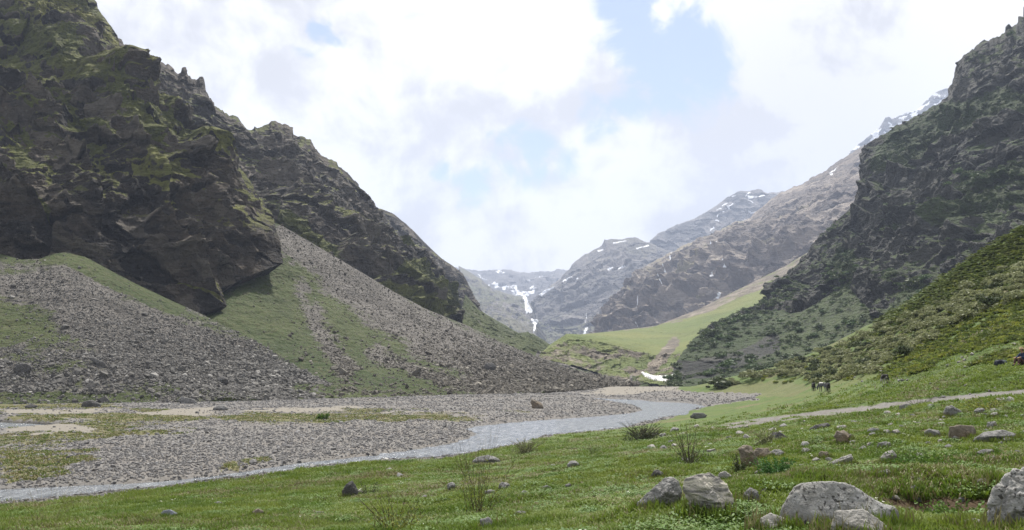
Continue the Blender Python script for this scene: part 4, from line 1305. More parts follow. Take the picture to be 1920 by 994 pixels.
# rubble of the two scree fans
for nme, (P, PX, PY, rk), N_, s0, mt in (('rubble', F1, 90000, .135, M_screest), ('rubble', F2, 70000, .18, M_screebr)):
    w = np.clip(rk, 0, 1) ** 1.6 + .055
    w = w * (PX > -40) * (PX < 1960)
    w = w.ravel() / w.sum()
    ii = RNG.choice(w.size, N_, p=w)
    pp = P.reshape(-1, 3)[ii]
    st = np.linalg.norm(np.gradient(P, axis=1), axis=-1).ravel()[ii]
    pp = pp + RNG.normal(0, 1, pp.shape) * np.array([.5, .5, 0]) * st[:, None]
    sz = np.exp(RNG.normal(math.log(s0), .62, N_)); sz = np.minimum(sz, 1.5)
    py = PY.ravel()[ii]
    sz *= .75 + .6 * sstep(560, 740, py)           # coarser towards the toe
    pp[:, 2] += sz * .05
    rot = np.stack([RNG.normal(0, .45, N_), RNG.normal(0, .45, N_), RNG.uniform(0, 6.28, N_)], -1)
    scatter(nme, pp, rot, sz, RNG.integers(0, 8, N_), [small_stone(400 + k + int(s0 * 100), mt, 1, (1, .75, .42)) for k in range(8)])


M_turf = leaf_mat('turf_leaf', (.085, .125, .024), (.13, .15, .034), .4, .35, .4)


# grass
def tuft(seed, mat, nb=16, hgt=.13, wid=.009, rad=.10, lean=.5):
    rng = np.random.default_rng(seed); V = []; F_ = []
    for k in range(nb):
        a = rng.uniform(0, 6.28); r = rad * math.sqrt(rng.uniform()); bx, by = r * math.cos(a), r * math.sin(a)
        d = rng.uniform(0, 6.28); h = hgt * rng.uniform(.5, 1.15); le = lean * rng.uniform(.2, 1) * h
        wx, wy = -math.sin(d) * wid, math.cos(d) * wid
        lx, ly = math.cos(d) * le, math.sin(d) * le
        i = len(V)
        V += [(bx - wx, by - wy, -.01), (bx + wx, by + wy, -.01), (bx + lx * .4 + wx * .7, by + ly * .4 + wy * .7, h * .6), (bx + lx * .4 - wx * .7, by + ly * .4 - wy * .7, h * .6), (bx + lx, by + ly, h)]
        F_ += [(i, i + 1, i + 2), (i, i + 2, i + 3), (i + 3, i + 2, i + 4)]
    return bm_mesh('tuft', V, F_, mat)


def herb(seed, mat, nb=26, rad=.13, ls=.017, hgt=.075):
    rng = np.random.default_rng(seed); V = []; F_ = []
    for k in range(nb):
        a = rng.uniform(0, 6.28); r = rad * math.sqrt(rng.uniform()); c = np.array([r * math.cos(a), r * math.sin(a), hgt * rng.uniform(.2, 1)])
        d = rng.uniform(0, 6.28); u = np.array([math.cos(d), math.sin(d), rng.uniform(-.1, .6)]) * ls * rng.uniform(.7, 1.4)
        w = np.array([-math.sin(d), math.cos(d), rng.uniform(-.3, .3)]) * ls * .55
        i = len(V); V += [c - u, c + w, c + u, c - w]; F_ += [(i, i + 1, i + 2), (i, i + 2, i + 3)]
    return bm_mesh('herb', V, F_, mat)


def grass_points(M_, r0, r1, tmax=36):
    t = np.radians(RNG.uniform(-tmax, tmax, M_)); r = r0 * (r1 / r0) ** RNG.uniform(0, 1, M_)
    x, y = r * np.sin(t), r * np.cos(t)
    ok = (gsample(g, x, y) > .6) & (gsample(near_grass.astype(float), x, y) > .7) & (gsample(sand, x, y) < .35) & (gsample(soil, x, y) < .45) & (gsample(gsd, x, y) > .25)
    ok &= gsample(tm, x, y) < RNG.uniform(.1, .6, len(x))
    return x[ok], y[ok], r[ok]


x_, y_, r_ = grass_points(190000, 4.5, 95)
k_ = RNG.uniform(0, 1, len(x_)) < sstep(95, 45, r_)
x_, y_, r_ = x_[k_], y_[k_], r_[k_]
n_ = len(x_)
dn = fbm(np.stack([x_, y_, 0 * x_], -1) / 2.5, 3, seed=77); dn2 = fbm(np.stack([x_, y_, 0 * x_], -1) / 7, 4, seed=61)
hs = (1 + dn * 1.5) * (.62 + r_ / 90)
left = sstep(2, -14, x_)
hs = np.clip(hs, .35, 3.2) * (.8 + .5 * left)
idx = np.where(RNG.uniform(0, 1, n_) < np.clip(.13 + dn2 * 1.9, .02, .75), RNG.integers(6, 9, n_), RNG.integers(0, 6, n_))
sv = np.stack([.85 + r_ / 26, .85 + r_ / 26, hs * .9], -1)
rot = np.stack([RNG.normal(0, .12, n_), RNG.normal(0, .12, n_), RNG.uniform(0, 6.28, n_)], -1)
scatter('grass', np.stack([x_, y_, gsample(gz, x_, y_)], -1), rot, sv, idx,
        [tuft(500 + k, M_grass) for k in range(6)] + [tuft(520 + k, M_grassdry, 12, .14, .007, .11, .7) for k in range(3)])

# thin tufts coming up through the river flats
t_ = np.radians(RNG.uniform(-36, 20, 90000)); r_ = 44 * (170 / 44) ** RNG.uniform(0, 1, 90000)
x_, y_ = r_ * np.sin(t_), r_ * np.cos(t_)
k_ = (gsample(near_grass.astype(float), x_, y_) < .3) & (gsample(gsd, x_, y_) > .3) & (RNG.uniform(0, 1, 90000) < np.clip(gsample(g, x_, y_) - .3, 0, .35)) & (gsample(sand, x_, y_) < .4)
x_, y_, r_ = x_[k_], y_[k_], r_[k_]; n_ = len(x_)
scatter('grass', np.stack([x_, y_, gsample(gz, x_, y_)], -1), np.stack([0 * x_, 0 * x_, RNG.uniform(0, 6.28, n_)], -1), np.stack([1.5 + r_ / 40, 1.5 + r_ / 40, RNG.uniform(.5, 1.3, n_)], -1), RNG.integers(0, 4, n_),
        [tuft(590 + k, M_turf, 14, .14, .014, .13) for k in range(2)] + [tuft(595 + k, M_grassdry, 14, .14, .014, .13) for k in range(2)])

# low broad-leaved herbs between the stones
x_, y_, r_ = grass_points(60000, 4.5, 60)
dn = fbm(np.stack([x_, y_, 0 * x_], -1) / 1.6, 3, seed=97)
k_ = dn > .16
x_, y_, r_ = x_[k_], y_[k_], r_[k_]; n_ = len(x_)
scatter('herbs', np.stack([x_, y_, gsample(gz, x_, y_)], -1), np.stack([0 * x_, 0 * x_, RNG.uniform(0, 6.28, n_)], -1), RNG.uniform(.7, 1.4, n_) * (.85 + r_ / 40), RNG.integers(0, 4, n_), [herb(540 + k, M_herb) for k in range(4)])


# ------------------------------------------------------------------ shrubs
def bush_mesh(seed, mat, nl=340, ls=.16, flat=.62, lobes=5, link=False, stems=True):
    """a low dome of leaf faces on short stems, radius 1"""
    rng = np.random.default_rng(seed)
    cs = [(rng.uniform(-.5, .5), rng.uniform(-.5, .5), rng.uniform(.15, .45), rng.uniform(.35, .6)) for _ in range(lobes)]
    V = []; F_ = []
    for k in range(nl):
        cx, cy, cz, cr = cs[rng.integers(lobes)]
        d = rng.normal(0, 1, 3); d /= np.linalg.norm(d); d[2] = abs(d[2]) * 1.0 - .25
        c = np.array([cx, cy, cz]) + d * cr * rng.uniform(.6, 1.08); c[2] = max(c[2] * flat / .62, .02)
        u = rng.normal(0, 1, 3); u /= np.linalg.norm(u); w = np.cross(u, d + rng.normal(0, .5, 3)); w /= np.linalg.norm(w) + 1e-6
        s = ls * rng.uniform(.6, 1.3)
        i = len(V); V += [c - u * s, c + w * s * .6, c + u * s, c - w * s * .6]; F_ += [(i, i + 1, i + 2), (i, i + 2, i + 3)]
    return mesh_np('foliage', V, F_, mat, link=link)


def px_points(poly, N_, seed, maxtries=40):
    rng = np.random.default_rng(seed); a = np.array(poly, float); lo, hi = a.min(0), a.max(0); out = []
    while len(out) < N_:
        p = rng.uniform(lo, hi, (N_ * 3, 2)); k = inside(p[:, 0], p[:, 1], poly)
        out += list(p[k])
    return out[:N_]


SLOPE = [(1310, 727), (1400, 704), (1480, 682), (1560, 652), (1640, 618), (1700, 598), (1760, 570), (1830, 530), (1925, 482), (1925, 560), (1870, 580), (1790, 612), (1740, 645), (1690, 676), (1640, 700), (1560, 716), (1520, 720), (1490, 706), (1440, 705), (1360, 728)]
shr_g = [bush_mesh(600 + k, M_shrub, 420, .12) for k in range(5)]
shr_d = [bush_mesh(620 + k, M_shrubd, 420, .12) for k in range(3)]
shr_y = [bush_mesh(640 + k, M_shruby, 360, .12) for k in range(3)]
rng = np.random.default_rng(5)
placed = []
LAB = {'g': ('low rounded grey-green shrub in the thicket on the right-hand slope', 'grey-green shrubs on the slope'),
       'd': ('dark green low shrub among the grey-green thicket on the slope', 'dark green shrubs on the slope')}
for k, (px, py) in enumerate(px_points(SLOPE, 900, 8)):
    if len(placed) >= 290: break
    l, n = hit(px, py)
    if l is None or l.y > 230 or l.y < 40: continue
    R = rng.uniform(.8, 1.9) * (.7 + .3 * l.y / 120)
    if any((l.x - q[0]) ** 2 + (l.y - q[1]) ** 2 < (R + q[2]) ** 2 * .22 for q in placed): continue
    placed.append((l.x, l.y, R))
    kind = 'd' if rng.uniform() < .14 else 'g'
    src = (shr_d if kind == 'd' else shr_g)
    o = bpy.data.objects.new('shrub', src[rng.integers(len(src))].data)
    COL.objects.link(o)
    o.location = (l.x, l.y, l.z - .05 * R); o.rotation_euler = (0, 0, rng.uniform(0, 6.28)); o.scale = (R, R, R * rng.uniform(.7, 1.0))
    tag(o, LAB[kind][0], 'shrub', LAB[kind][1])

# leafy clumps of ground plants on the near right slope
pts = []
for px, py in px_points([(1560, 712), (1640, 690), (1720, 640), (1800, 600), (1925, 545), (1925, 676), (1860, 682), (1780, 690), (1700, 705), (1620, 718)], 2300, 9) + px_points([(1700, 575), (1925, 445), (1925, 550), (1800, 600), (1650, 680), (1560, 712), (1480, 722), (1420, 712), (1600, 635)], 1200, 10):
    l, n = hit(px, py)
    if l is not None and l.y < 200: pts.append((l.x, l.y, l.z))
pts = np.array(pts); n_ = len(pts)
cl = fbm(pts / 6.0, 3, seed=660)
kk = cl > -.12
pts = pts[kk]; n_ = len(pts)
scatter('ground_plants', pts, np.stack([0 * pts[:, 0], 0 * pts[:, 0], RNG.uniform(0, 6.28, n_)], -1), RNG.uniform(.16, .42, n_) * (.7 + pts[:, 1] / 130), RNG.integers(0, 5, n_),
        [bush_mesh(660 + k, M_shruby, 110, .2, .35, 4) for k in range(3)] + [bush_mesh(670 + k, M_turf, 110, .2, .5, 4) for k in range(2)])

M_thick = leaf_mat('thicket_leaf', (.060, .105, .034), (.09, .135, .045), .25, .4, .3)
M_thick2 = leaf_mat('thicket_leaf_grey', (.060, .088, .034), (.09, .115, .048), .25, .4, .3)
# rough turf on the open strip under the cliff foot
pts = []
for px, py in px_points([(1640, 600), (1720, 542), (1800, 490), (1925, 412), (1925, 500), (1830, 545), (1760, 585), (1690, 612), (1640, 630)], 2600, 12):
    l, n = hit(px, py)
    if l is not None and l.y < 205: pts.append((l.x, l.y, l.z))
pts = np.array(pts); n_ = len(pts)
scatter('turf', pts, np.stack([0 * pts[:, 0], 0 * pts[:, 0], RNG.uniform(0, 6.28, n_)], -1), np.stack([RNG.uniform(.4, 1.1, n_), RNG.uniform(.4, 1.1, n_), RNG.uniform(.08, .20, n_)], -1) * (.6 + pts[:, 1:2] / 220), RNG.integers(0, 4, n_),
        [bush_mesh(650 + k, M_turf, 120, .2, .5, 5) for k in range(4)])

# thickets on the foot and ledges of the dark wall
P, PX, PY, talus = CW
q = fbm(P / 22, 4, seed=680)
w = np.where(talus, np.clip(.25 + q * 2.2, 0, 1), 0) * (PX < 1700)
w = np.maximum(w, .9 * sstep(0, .5, stroke(PX, PY, [(1830, 355), (1890, 335), (1960, 320)], 34) + q))
w = np.maximum(w, .8 * sstep(0, .5, stroke(PX, PY, [(1590, 500), (1570, 530)], 34) + q))
w = np.maximum(w, .9 * sstep(0, .5, stroke(PX, PY, [(1690, 550), (1720, 545)], 28) + q))
w = np.maximum(w, .8 * sstep(0, .5, stroke(PX, PY, [(1330, 640), (1420, 595), (1480, 560)], 24) + q))
w = np.maximum(w, .12 * (gC > .5))
w *= (PX > 1255) & (PX < 1960)
ii = RNG.choice(w.size, 3400, p=(w / w.sum()).ravel())
pp = P.reshape(-1, 3)[ii] + RNG.normal(0, .8, (3400, 3)) * np.array([1, 1, 0])
sz = np.exp(RNG.normal(math.log(1.05), .5, 3400))
scatter('thicket', pp, np.stack([0 * sz, 0 * sz, RNG.uniform(0, 6.28, 3400)], -1), np.stack([sz, sz, sz * .7], -1), RNG.integers(0, 5, 3400),
        [bush_mesh(690 + k, M_thick2, 170, .17, .8, 5) for k in range(3)] + [bush_mesh(695 + k, M_thick, 170, .17, .8, 5) for k in range(2)])


# ------------------------------------------------------------------ boulders
def streak_mat():
    m, nt, b = new_mat('streaked_stone')
    tc = nd(nt, 'ShaderNodeTexCoord').outputs['Object']
    mp = nd(nt, 'ShaderNodeMapping', ins={0: tc, 'Rotation': (0, math.radians(40), 0), 'Scale': (1.0, 1.6, 5.5)})
    n1 = noise_n(nt, mp.outputs[0], 2.2, 7, .62, .6); n2 = noise_n(nt, tc, 12, 6, .65); n3 = noise_n(nt, tc, 2.4, 5, .6)
    c = mixc(nt, maprange(nt, n1, .42, .58), (.19, .18, .165), (.52, .48, .40))
    c = mixc(nt, maprange(nt, n3, .5, .66, 0, .75), c, (.24, .235, .225))
    c = mixc(nt, maprange(nt, n2, .56, .70, 0, .6), c, (.10, .095, .085))
    nt.links.new(c, b.inputs['Base Color'])
    bump(nt, b, math_n(nt, 'ADD', n2, n1), .8, .06)
    return m


M_streak = streak_mat()
def outline_planes(rng, pts, cx, cy, s, depth, hull=None):
    """planes of a block whose outline seen from the front is the traced polygon"""
    pl = []; n = len(pts)
    P2 = [((x - cx) * s, (cy - y) * s) for x, y in pts]
    area = sum(P2[i][0] * P2[(i + 1) % n][1] - P2[(i + 1) % n][0] * P2[i][1] for i in range(n))
    for i in range(n):
        (x0, z0), (x1, z1) = P2[i], P2[(i + 1) % n]
        nx, nz = (z1 - z0), -(x1 - x0)
        if area < 0: nx, nz = -nx, -nz
        L_ = math.hypot(nx, nz) + 1e-9; nx /= L_; nz /= L_
        h = max(nx * x0 + nz * z0, .02)
        for sg in (-1, 1):
            b = rng.uniform(.35, .85)
            if nz > .6 and sg < 0: b = rng.uniform(.5, .95)
            pl.append((np.array([nx * math.cos(b), sg * math.sin(b), nz * math.cos(b)]), h * math.cos(b)))
    pl.append((np.array([0, -1, .15]), depth)); pl.append((np.array([0, 1, .1]), depth))
    hwid = (max(q[0] for q in P2) - min(q[0] for q in P2)) / 2
    for k in range(5):
        v = rng.normal(0, 1, 3); v[1] = -abs(v[1]) * .8 - .3; v[2] = abs(v[2]) * (1 if k < 3 else -.4); v /= np.linalg.norm(v)
        sup = max(v[0] * q[0] + v[2] * q[1] for q in P2)
        pl.append((v, max(sup * rng.uniform(.97, 1.06), .05)))
    return pl


def boulder(label, outline, mat, seed, level=4, depth=.8, p=16, sink=.12, rough=1.0, group=None, extra=None, hull2=None, Yadd=0.0):
    """outline: list of photo pixels, or a bounding box (x0, y0, x1, y1)"""
    rng = np.random.default_rng(seed)
    if len(outline) == 4 and not hasattr(outline[0], '__len__'):
        x0, y0, x1, y1 = outline; pts = []
        k = 7
        a0 = rng.uniform(0, 6.28)
        for i in range(k):
            a = a0 + i * 2 * math.pi / k + rng.uniform(-.28, .28); pts.append((math.cos(a), math.sin(a)))
        a = np.array(pts); a = (a - a.min(0)) / (a.max(0) - a.min(0))
        a[:, 0] = x0 + a[:, 0] * (x1 - x0); a[:, 1] = y0 + a[:, 1] * (y1 - y0)
        pts = [tuple(v) for v in a]
    else:
        pts = outline
    A = np.array(pts, float); x0, y0 = A.min(0); x1, y1 = A.max(0)
    cx, cy = A.mean(0)
    by = min(y1, 1010)
    l, n = hit(cx, by)
    if l is None: return None
    s = (l.y) / F / 1.0
    hw = (x1 - x0) * s / 2
    dep = max(hw * depth, .03)
    Yc = l.y + dep * .45 + Yadd
    s = Yc / F
    c = at(cx, cy, Yc)
    pl = outline_planes(rng, pts, cx, cy, s, dep)
    # carry the block down into the ground
    D, F_ = ico(level + 1)
    p = p * 2.6
    r = poly_radius(D, pl, p)
    if hull2:
        r = np.maximum(r, poly_radius(D, outline_planes(rng, hull2, cx, cy, s, dep * .85), p))
    V = D * r[:, None]
    L_ = max(min(hw, (y1 - y0) * s * .62), .05)
    nn = fbm(V / L_ * 1.4 + seed, 4, seed=seed % 50) * .09 + (ridged(V / L_ * 1.7 + seed, 5, seed=seed % 40 + 3) - .4) * .085 + fbm(V / L_ * 6 + seed, 3, seed=seed % 30) * .035
    cr = perlin(V / L_ * 1.3 + seed * 1.7, seed % 60) + .35 * perlin(V / L_ * 4 + seed, 3)
    nn = nn - .05 * sstep(.10, .0, np.abs(cr)) - .02 * sstep(.1, 0, np.abs(perlin(V / L_ * 3.1 + seed, 7)))
    V = V + D * (nn * L_ * rough)[:, None]
    # fit the finished block to the outline it was traced from (seen from the eye)
    tx0, tx1, tz = (x0 - cx) * s, (x1 - cx) * s, (cy - y0) * s
    ww = (Yc + V[:, 1]) / Yc
    vx = V[:, 0] / ww; vz = (V[:, 2] + c[2] - CAMZ) / ww - (c[2] - CAMZ)
    k = (tx1 - tx0) / (vx.max() - vx.min())
    V[:, 0] = (V[:, 0] - vx.min()) * k + tx0
    kz = (tz + (y1 - cy) * s * .5) / (vz.max() + (y1 - cy) * s * .5)
    V[:, 2] = (V[:, 2] + (y1 - cy) * s * .5) * kz - (y1 - cy) * s * .5
    low = V[:, 2] < -(y1 - cy) * s * .35
    V[low, 2] -= (y1 - y0) * s * sink + .03
    o = mesh_np('boulder', V, F_, mat, smooth=False)
    o.location = tuple(c)
    for poly in o.data.polygons: poly.use_smooth = True
    tag(o, label, 'boulder', group)
    return o


B = boulder
B('largest boulder in the foreground, broad pale granite hump speckled with dark lichen', [(1425, 1000), (1456, 940), (1478, 911), (1500, 905), (1562, 904), (1592, 908), (1630, 930), (1676, 965), (1685, 1000)], M_bould, 40, 5, .62, 14, hull2=[(1392, 996), (1440, 974), (1500, 950), (1640, 938), (1676, 948), (1692, 964), (1690, 990), (1500, 1004)], rough=.55)
B('flat pale grey slab leaning at the bottom edge in front of the big speckled hump', [(1556, 1000), (1568, 960), (1620, 956), (1660, 985), (1672, 1010), (1556, 1012)], M_pale, 12, 4, .5, 22, rough=.5)
B('cream and grey streaked boulder with an angular top between two grey ones', [(1281, 912), (1290, 897), (1318, 889), (1336, 888), (1354, 900), (1372, 922), (1378, 950), (1362, 968), (1330, 962), (1300, 945), (1284, 928)], M_streak, 13, 5, .75, 18)
B('grey wedge boulder sloping to the left, left of the cream streaked one', [(1190, 945), (1215, 925), (1245, 898), (1262, 896), (1276, 910), (1278, 930), (1268, 950), (1240, 956), (1205, 962), (1192, 955)], M_grey, 14, 5, .75, 18)
B('big speckled boulder cut by the right edge of the picture', [(1850, 965), (1858, 940), (1872, 915), (1895, 890), (1925, 878), (1990, 890), (2020, 940), (2010, 1000), (1900, 1000), (1862, 985)], M_bould, 15, 5, .8, 14)
B('low pale rock in front of the largest boulder, at its left foot', [(1418, 994), (1430, 970), (1447, 963), (1475, 974), (1502, 988), (1506, 1005), (1418, 1005)], M_pale, 16, 4, .7, 18)
B('pointed grey stone standing between the cream boulder and the largest boulder', [(1392, 950), (1394, 928), (1406, 915), (1422, 922), (1424, 940), (1412, 955)], M_grey, 17, 4, .8, 16)
B('upright brown block with a pale top at the left end of a row of three', [(1385, 842), (1392, 835), (1408, 836), (1416, 850), (1422, 868), (1412, 880), (1390, 872)], M_tan, 18, 4, .8, 20)
B('rounded tan stone in the middle of the row of three', (1410, 840, 1448, 864), M_tan, 19, 4, .8, 12)
B('small grey stone at the right end of the row of three', (1444, 843, 1470, 860), M_grey, 20, 3, .8, 14)
B('white angular slab lying in the grass with a twig before it', [(1554, 868), (1572, 860), (1596, 852), (1600, 860), (1592, 870), (1566, 876)], M_pale, 21, 4, .7, 22)
B('bright white rounded stone right of the white slab', [(1652, 858), (1660, 848), (1674, 844), (1682, 854), (1678, 866), (1660, 870)], M_pale, 22, 4, .8, 16)
B('brown and white blocky stone above the pale pair in mid meadow', [(1563, 818), (1570, 808), (1584, 807), (1596, 816), (1594, 830), (1574, 832)], M_tan, 23, 4, .8, 18)
B('square brown block with a flat pale top beside the broad flat rock', [(1778, 826), (1782, 800), (1800, 797), (1826, 799), (1830, 812), (1824, 826)], M_tan, 24, 4, .7, 26)
B('broad flat grey rock sunk in the grass right of the square brown block', [(1824, 824), (1848, 810), (1878, 806), (1905, 814), (1898, 822), (1860, 832)], M_grey, 25, 4, .9, 14)
B('small white cube-like stone speckled black standing behind the flat grey rock', [(1850, 806), (1852, 791), (1868, 790), (1871, 806)], M_bould, 26, 4, .8, 24)
B('dark stone with a white cap leaning right near the trail', [(1768, 775), (1774, 763), (1784, 760), (1800, 770), (1812, 780), (1780, 782)], M_grey, 27, 4, .8, 20)
B('long flat dark stone just below the bend of the trail', [(1516, 805), (1530, 797), (1552, 793), (1557, 798), (1545, 806), (1522, 808)], M_dark, 28, 4, .9, 20)
B('grey flat-topped stone in the right grass above the mossy hollow', [(1830, 848), (1842, 843), (1860, 842), (1870, 852), (1852, 857), (1834, 856)], M_grey, 29, 4, .8, 20)
B('dark pointed stone beside a small leafy weed, left of the bare-stemmed shrub', [(641, 922), (650, 906), (660, 902), (670, 916), (672, 928), (655, 934), (642, 930)], M_dark, 30, 4, .85, 18)
B('flat pale boulder at the edge of the river bank', [(884, 866), (896, 857), (915, 853), (930, 857), (940, 865), (915, 869)], M_grey, 31, 4, .8, 14)
B('small grey stone behind the bare twigs, left one of a scattered trio', (838, 904, 854, 922), M_grey, 32, 3, .8, 14)
B('grey stone with a pale top behind the bare twigs, right one of a scattered trio', (934, 904, 958, 922), M_grey, 33, 3, .8, 14)
B('low grey stone half hidden by the bare twigs, lowest of a scattered trio', (908, 918, 930, 932), M_grey, 34, 3, .8, 14)
B('pale-topped stone alone in the grass right of the bare-stemmed shrub', (962, 958, 994, 976), M_grey, 35, 4, .8, 16)
B('small dark-based stone alone in bright grass midway to the cream boulder', (1016, 910, 1034, 922), M_grey, 36, 3, .8, 16)
B('tilted pale rock at the foot of the bare-stemmed shrub', [(900, 975), (915, 970), (930, 985), (942, 1000), (905, 1000)], M_grey, 37, 4, .8, 18)
B('smooth blue-grey stone in the lower left grass', (300, 956, 332, 972), M_blue, 38, 4, .8, 10)
B('small angular pale stone above right of the blue-grey stone', (400, 940, 418, 952), M_grey, 39, 3, .8, 18)
B('squat brown-grey stone in the grass right of the blue-grey stone', (473, 954, 494, 970), M_tan, 40, 3, .8, 14)
B('grey stone beside low weeds near the river bank meadow', (1063, 864, 1086, 879), M_grey, 41, 3, .8, 14)
B('brown-grey stone behind the tip of the grey wedge boulder', (1221, 881, 1244, 900), M_dark, 42, 3, .8, 16)
B('whitish stone with dark lichen right behind the cream streaked boulder', (1346, 884, 1372, 904), M_pale, 43, 3, .8, 16)
B('flat pale-topped stone below the row of three', (1414, 880, 1438, 892), M_pale, 44, 3, .8, 18)
B('small pyramid-like grey stone alone before the mossy hollow', [(1704, 925), (1708, 914), (1716, 910), (1726, 920), (1722, 932), (1708, 933)], M_grey, 45, 4, .8, 18)
B('grey stone lodged in the back of the mossy hollow', (1830, 896, 1870, 924), M_grey, 46, 4, .8, 14, Yadd=.1)
B('pale flat rock half overgrown at the bottom right', [(1782, 990), (1800, 978), (1828, 972), (1846, 978), (1842, 992), (1810, 1000)], M_pale, 47, 4, .8, 16)
B('squat grey stone just under the far end of the trail', (1826, 765, 1850, 779), M_grey, 48, 3, .8, 18)
B('small white stone right of the squat grey one under the trail', (1857, 773, 1873, 783), M_pale, 49, 3, .8, 18)
B('upper pale stone of a stacked pair in mid meadow', (1501, 828, 1518, 842), M_pale, 50, 3, .8, 14)
B('lower pale stone of a stacked pair in mid meadow', (1501, 840, 1519, 852), M_pale, 51, 3, .8, 14)
B('lichen-blotched grey stone above the bright white rounded stone', (1644, 828, 1674, 844), M_grey, 52, 4, .8, 16)
B('dark grey rock with streaks half overgrown by a leafy bush', [(1436, 826), (1446, 812), (1460, 809), (1476, 820), (1470, 828)], M_dark, 53, 4, .8, 18)
B('flat white-topped stone above the brown and white block', (1568, 797, 1592, 807), M_pale, 54, 3, .8, 20)
B('small tilted dark and white stone in the grass left of the square brown block', (1626, 802, 1650, 816), M_grey, 55, 3, .8, 20)
B('overgrown grey stone left of the square brown block', (1734, 804, 1764, 822), M_grey, 56, 3, .8, 14)
B('pale boulder at the corner where the river bends', [(1294, 782), (1302, 774), (1318, 774), (1326, 780), (1315, 785)], M_grey, 57, 3, .8, 14)
B('round grey pebble-like rock sunk beside the trail edge', (1686, 757, 1712, 770), M_grey, 58, 3, .8, 14)
B('tilted brown block standing alone on the far gravel bar', [(995, 756), (997, 748), (1004, 751), (1014, 755), (1019, 764), (1000, 766)], M_tan, 59, 3, .7, 24)
B('low grey boulder on the sand bank at the far left', [(399, 768), (404, 761), (418, 760), (428, 766), (420, 770)], M_grey, 60, 3, .8, 14)
B('grey half-buried stone behind the largest boulder, at its right shoulder', (1590, 896, 1612, 918), M_grey, 61, 3, .8, 14, Yadd=.6)
B('rounded grey stone at the back lip of the mossy hollow', (1646, 880, 1676, 900), M_grey, 62, 3, .8, 12)
B('brown dark-sided block pair lying right of the pale stacked pair', (1535, 846, 1556, 862), M_tan, 63, 3, .8, 20)
# blocks on the scree toes
B('big dark angular block lying low on the farther scree fan', [(905, 690), (912, 681), (924, 680), (931, 688), (926, 694), (910, 694)], M_dark, 64, 3, .8, 22)
B('dark cluster-topping block at the left toe of the nearer scree fan', [(152, 764), (158, 752), (172, 750), (186, 756), (190, 764)], M_dark, 65, 3, .8, 22)
B('pale long slab at the toe of the nearer scree fan', [(330, 752), (340, 744), (360, 749), (370, 756), (345, 757)], M_grey, 66, 3, .8, 22)
B('grey tilted slab half way down the nearer scree fan', [(166, 672), (176, 668), (196, 680), (204, 690), (190, 688)], M_dark, 67, 3, .8, 24)
B('dark block near the middle of the nearer scree fan', (404, 706, 428, 720), M_dark, 68, 3, .8, 24)
B('low dark rock at the far left foot of the scree', (46, 758, 72, 766), M_dark, 69, 3, .8, 20)
B('large mossy block high up in the left grass of the scree', (24, 680, 58, 702), M_dark, 70, 3, .8, 22)

# longer grass ungrazed round the foot of the stones
pts = []; hh_ = []
for o in [o for o in COL.objects if o.get('category') == 'boulder' and o.location.y < 42 and o.location.y > 4]:
    bb = np.array([c[:] for c in o.bound_box]); ex = (bb[:, 0].max() - bb[:, 0].min()) / 2; ey = (bb[:, 1].max() - bb[:, 1].min()) / 2
    for k in range(int(26 + 70 * min(ex, 1.2))):
        a = RNG.uniform(0, 6.28); r = RNG.uniform(.80, 1.12)
        x, y = o.location.x + math.cos(a) * ex * r, o.location.y + math.sin(a) * ey * r
        pts.append((x, y)); hh_.append(RNG.uniform(.8, 1.7) * (.8 + .5 * min(ex, 1)))
pts = np.array(pts); n_ = len(pts); hh_ = np.array(hh_)
scatter('grass', np.c_[pts, gsample(gz, pts[:, 0], pts[:, 1])], np.stack([RNG.normal(0, .15, n_), RNG.normal(0, .15, n_), RNG.uniform(0, 6.28, n_)], -1), np.stack([1.1 + 0 * hh_, 1.1 + 0 * hh_, hh_], -1), RNG.integers(0, 7, n_),
        [tuft(560 + k, M_grass) for k in range(5)] + [tuft(570 + k, M_grassdry, 12, .15, .007, .11, .7) for k in range(2)])

# tiny white flowers in the turf
x_, y_, r_ = grass_points(130, 6, 45)
k_ = fbm(np.stack([x_, y_, 0 * x_], -1) / 3, 3, seed=118) > .08
x_, y_, r_ = x_[k_], y_[k_], r_[k_]; n_ = len(x_)
M_petal = plain('white_petal', (.75, .74, .66), .6, 8, .1)


def flower(seed):
    rng = np.random.default_rng(seed); V = []; F_2 = []
    for q in range(3):
        cx, cy, cz = rng.uniform(-.05, .05), rng.uniform(-.05, .05), rng.uniform(.07, .13)
        for k in range(5):
            a = k * 1.2566; i = len(V)
            V += [(cx, cy, cz), (cx + .014 * math.cos(a - .5), cy + .014 * math.sin(a - .5), cz + .005), (cx + .018 * math.cos(a), cy + .018 * math.sin(a), cz + .006), (cx + .014 * math.cos(a + .5), cy + .014 * math.sin(a + .5), cz + .005)]
            F_2 += [(i, i + 1, i + 2), (i, i + 2, i + 3)]
    return bm_mesh('flower', V, F_2, M_petal)


scatter('flowers', np.stack([x_, y_, gsample(gz, x_, y_)], -1), np.stack([0 * x_, 0 * x_, RNG.uniform(0, 6.28, n_)], -1), .8 + r_ / 30, RNG.integers(0, 3, n_), [flower(580 + k) for k in range(3)])

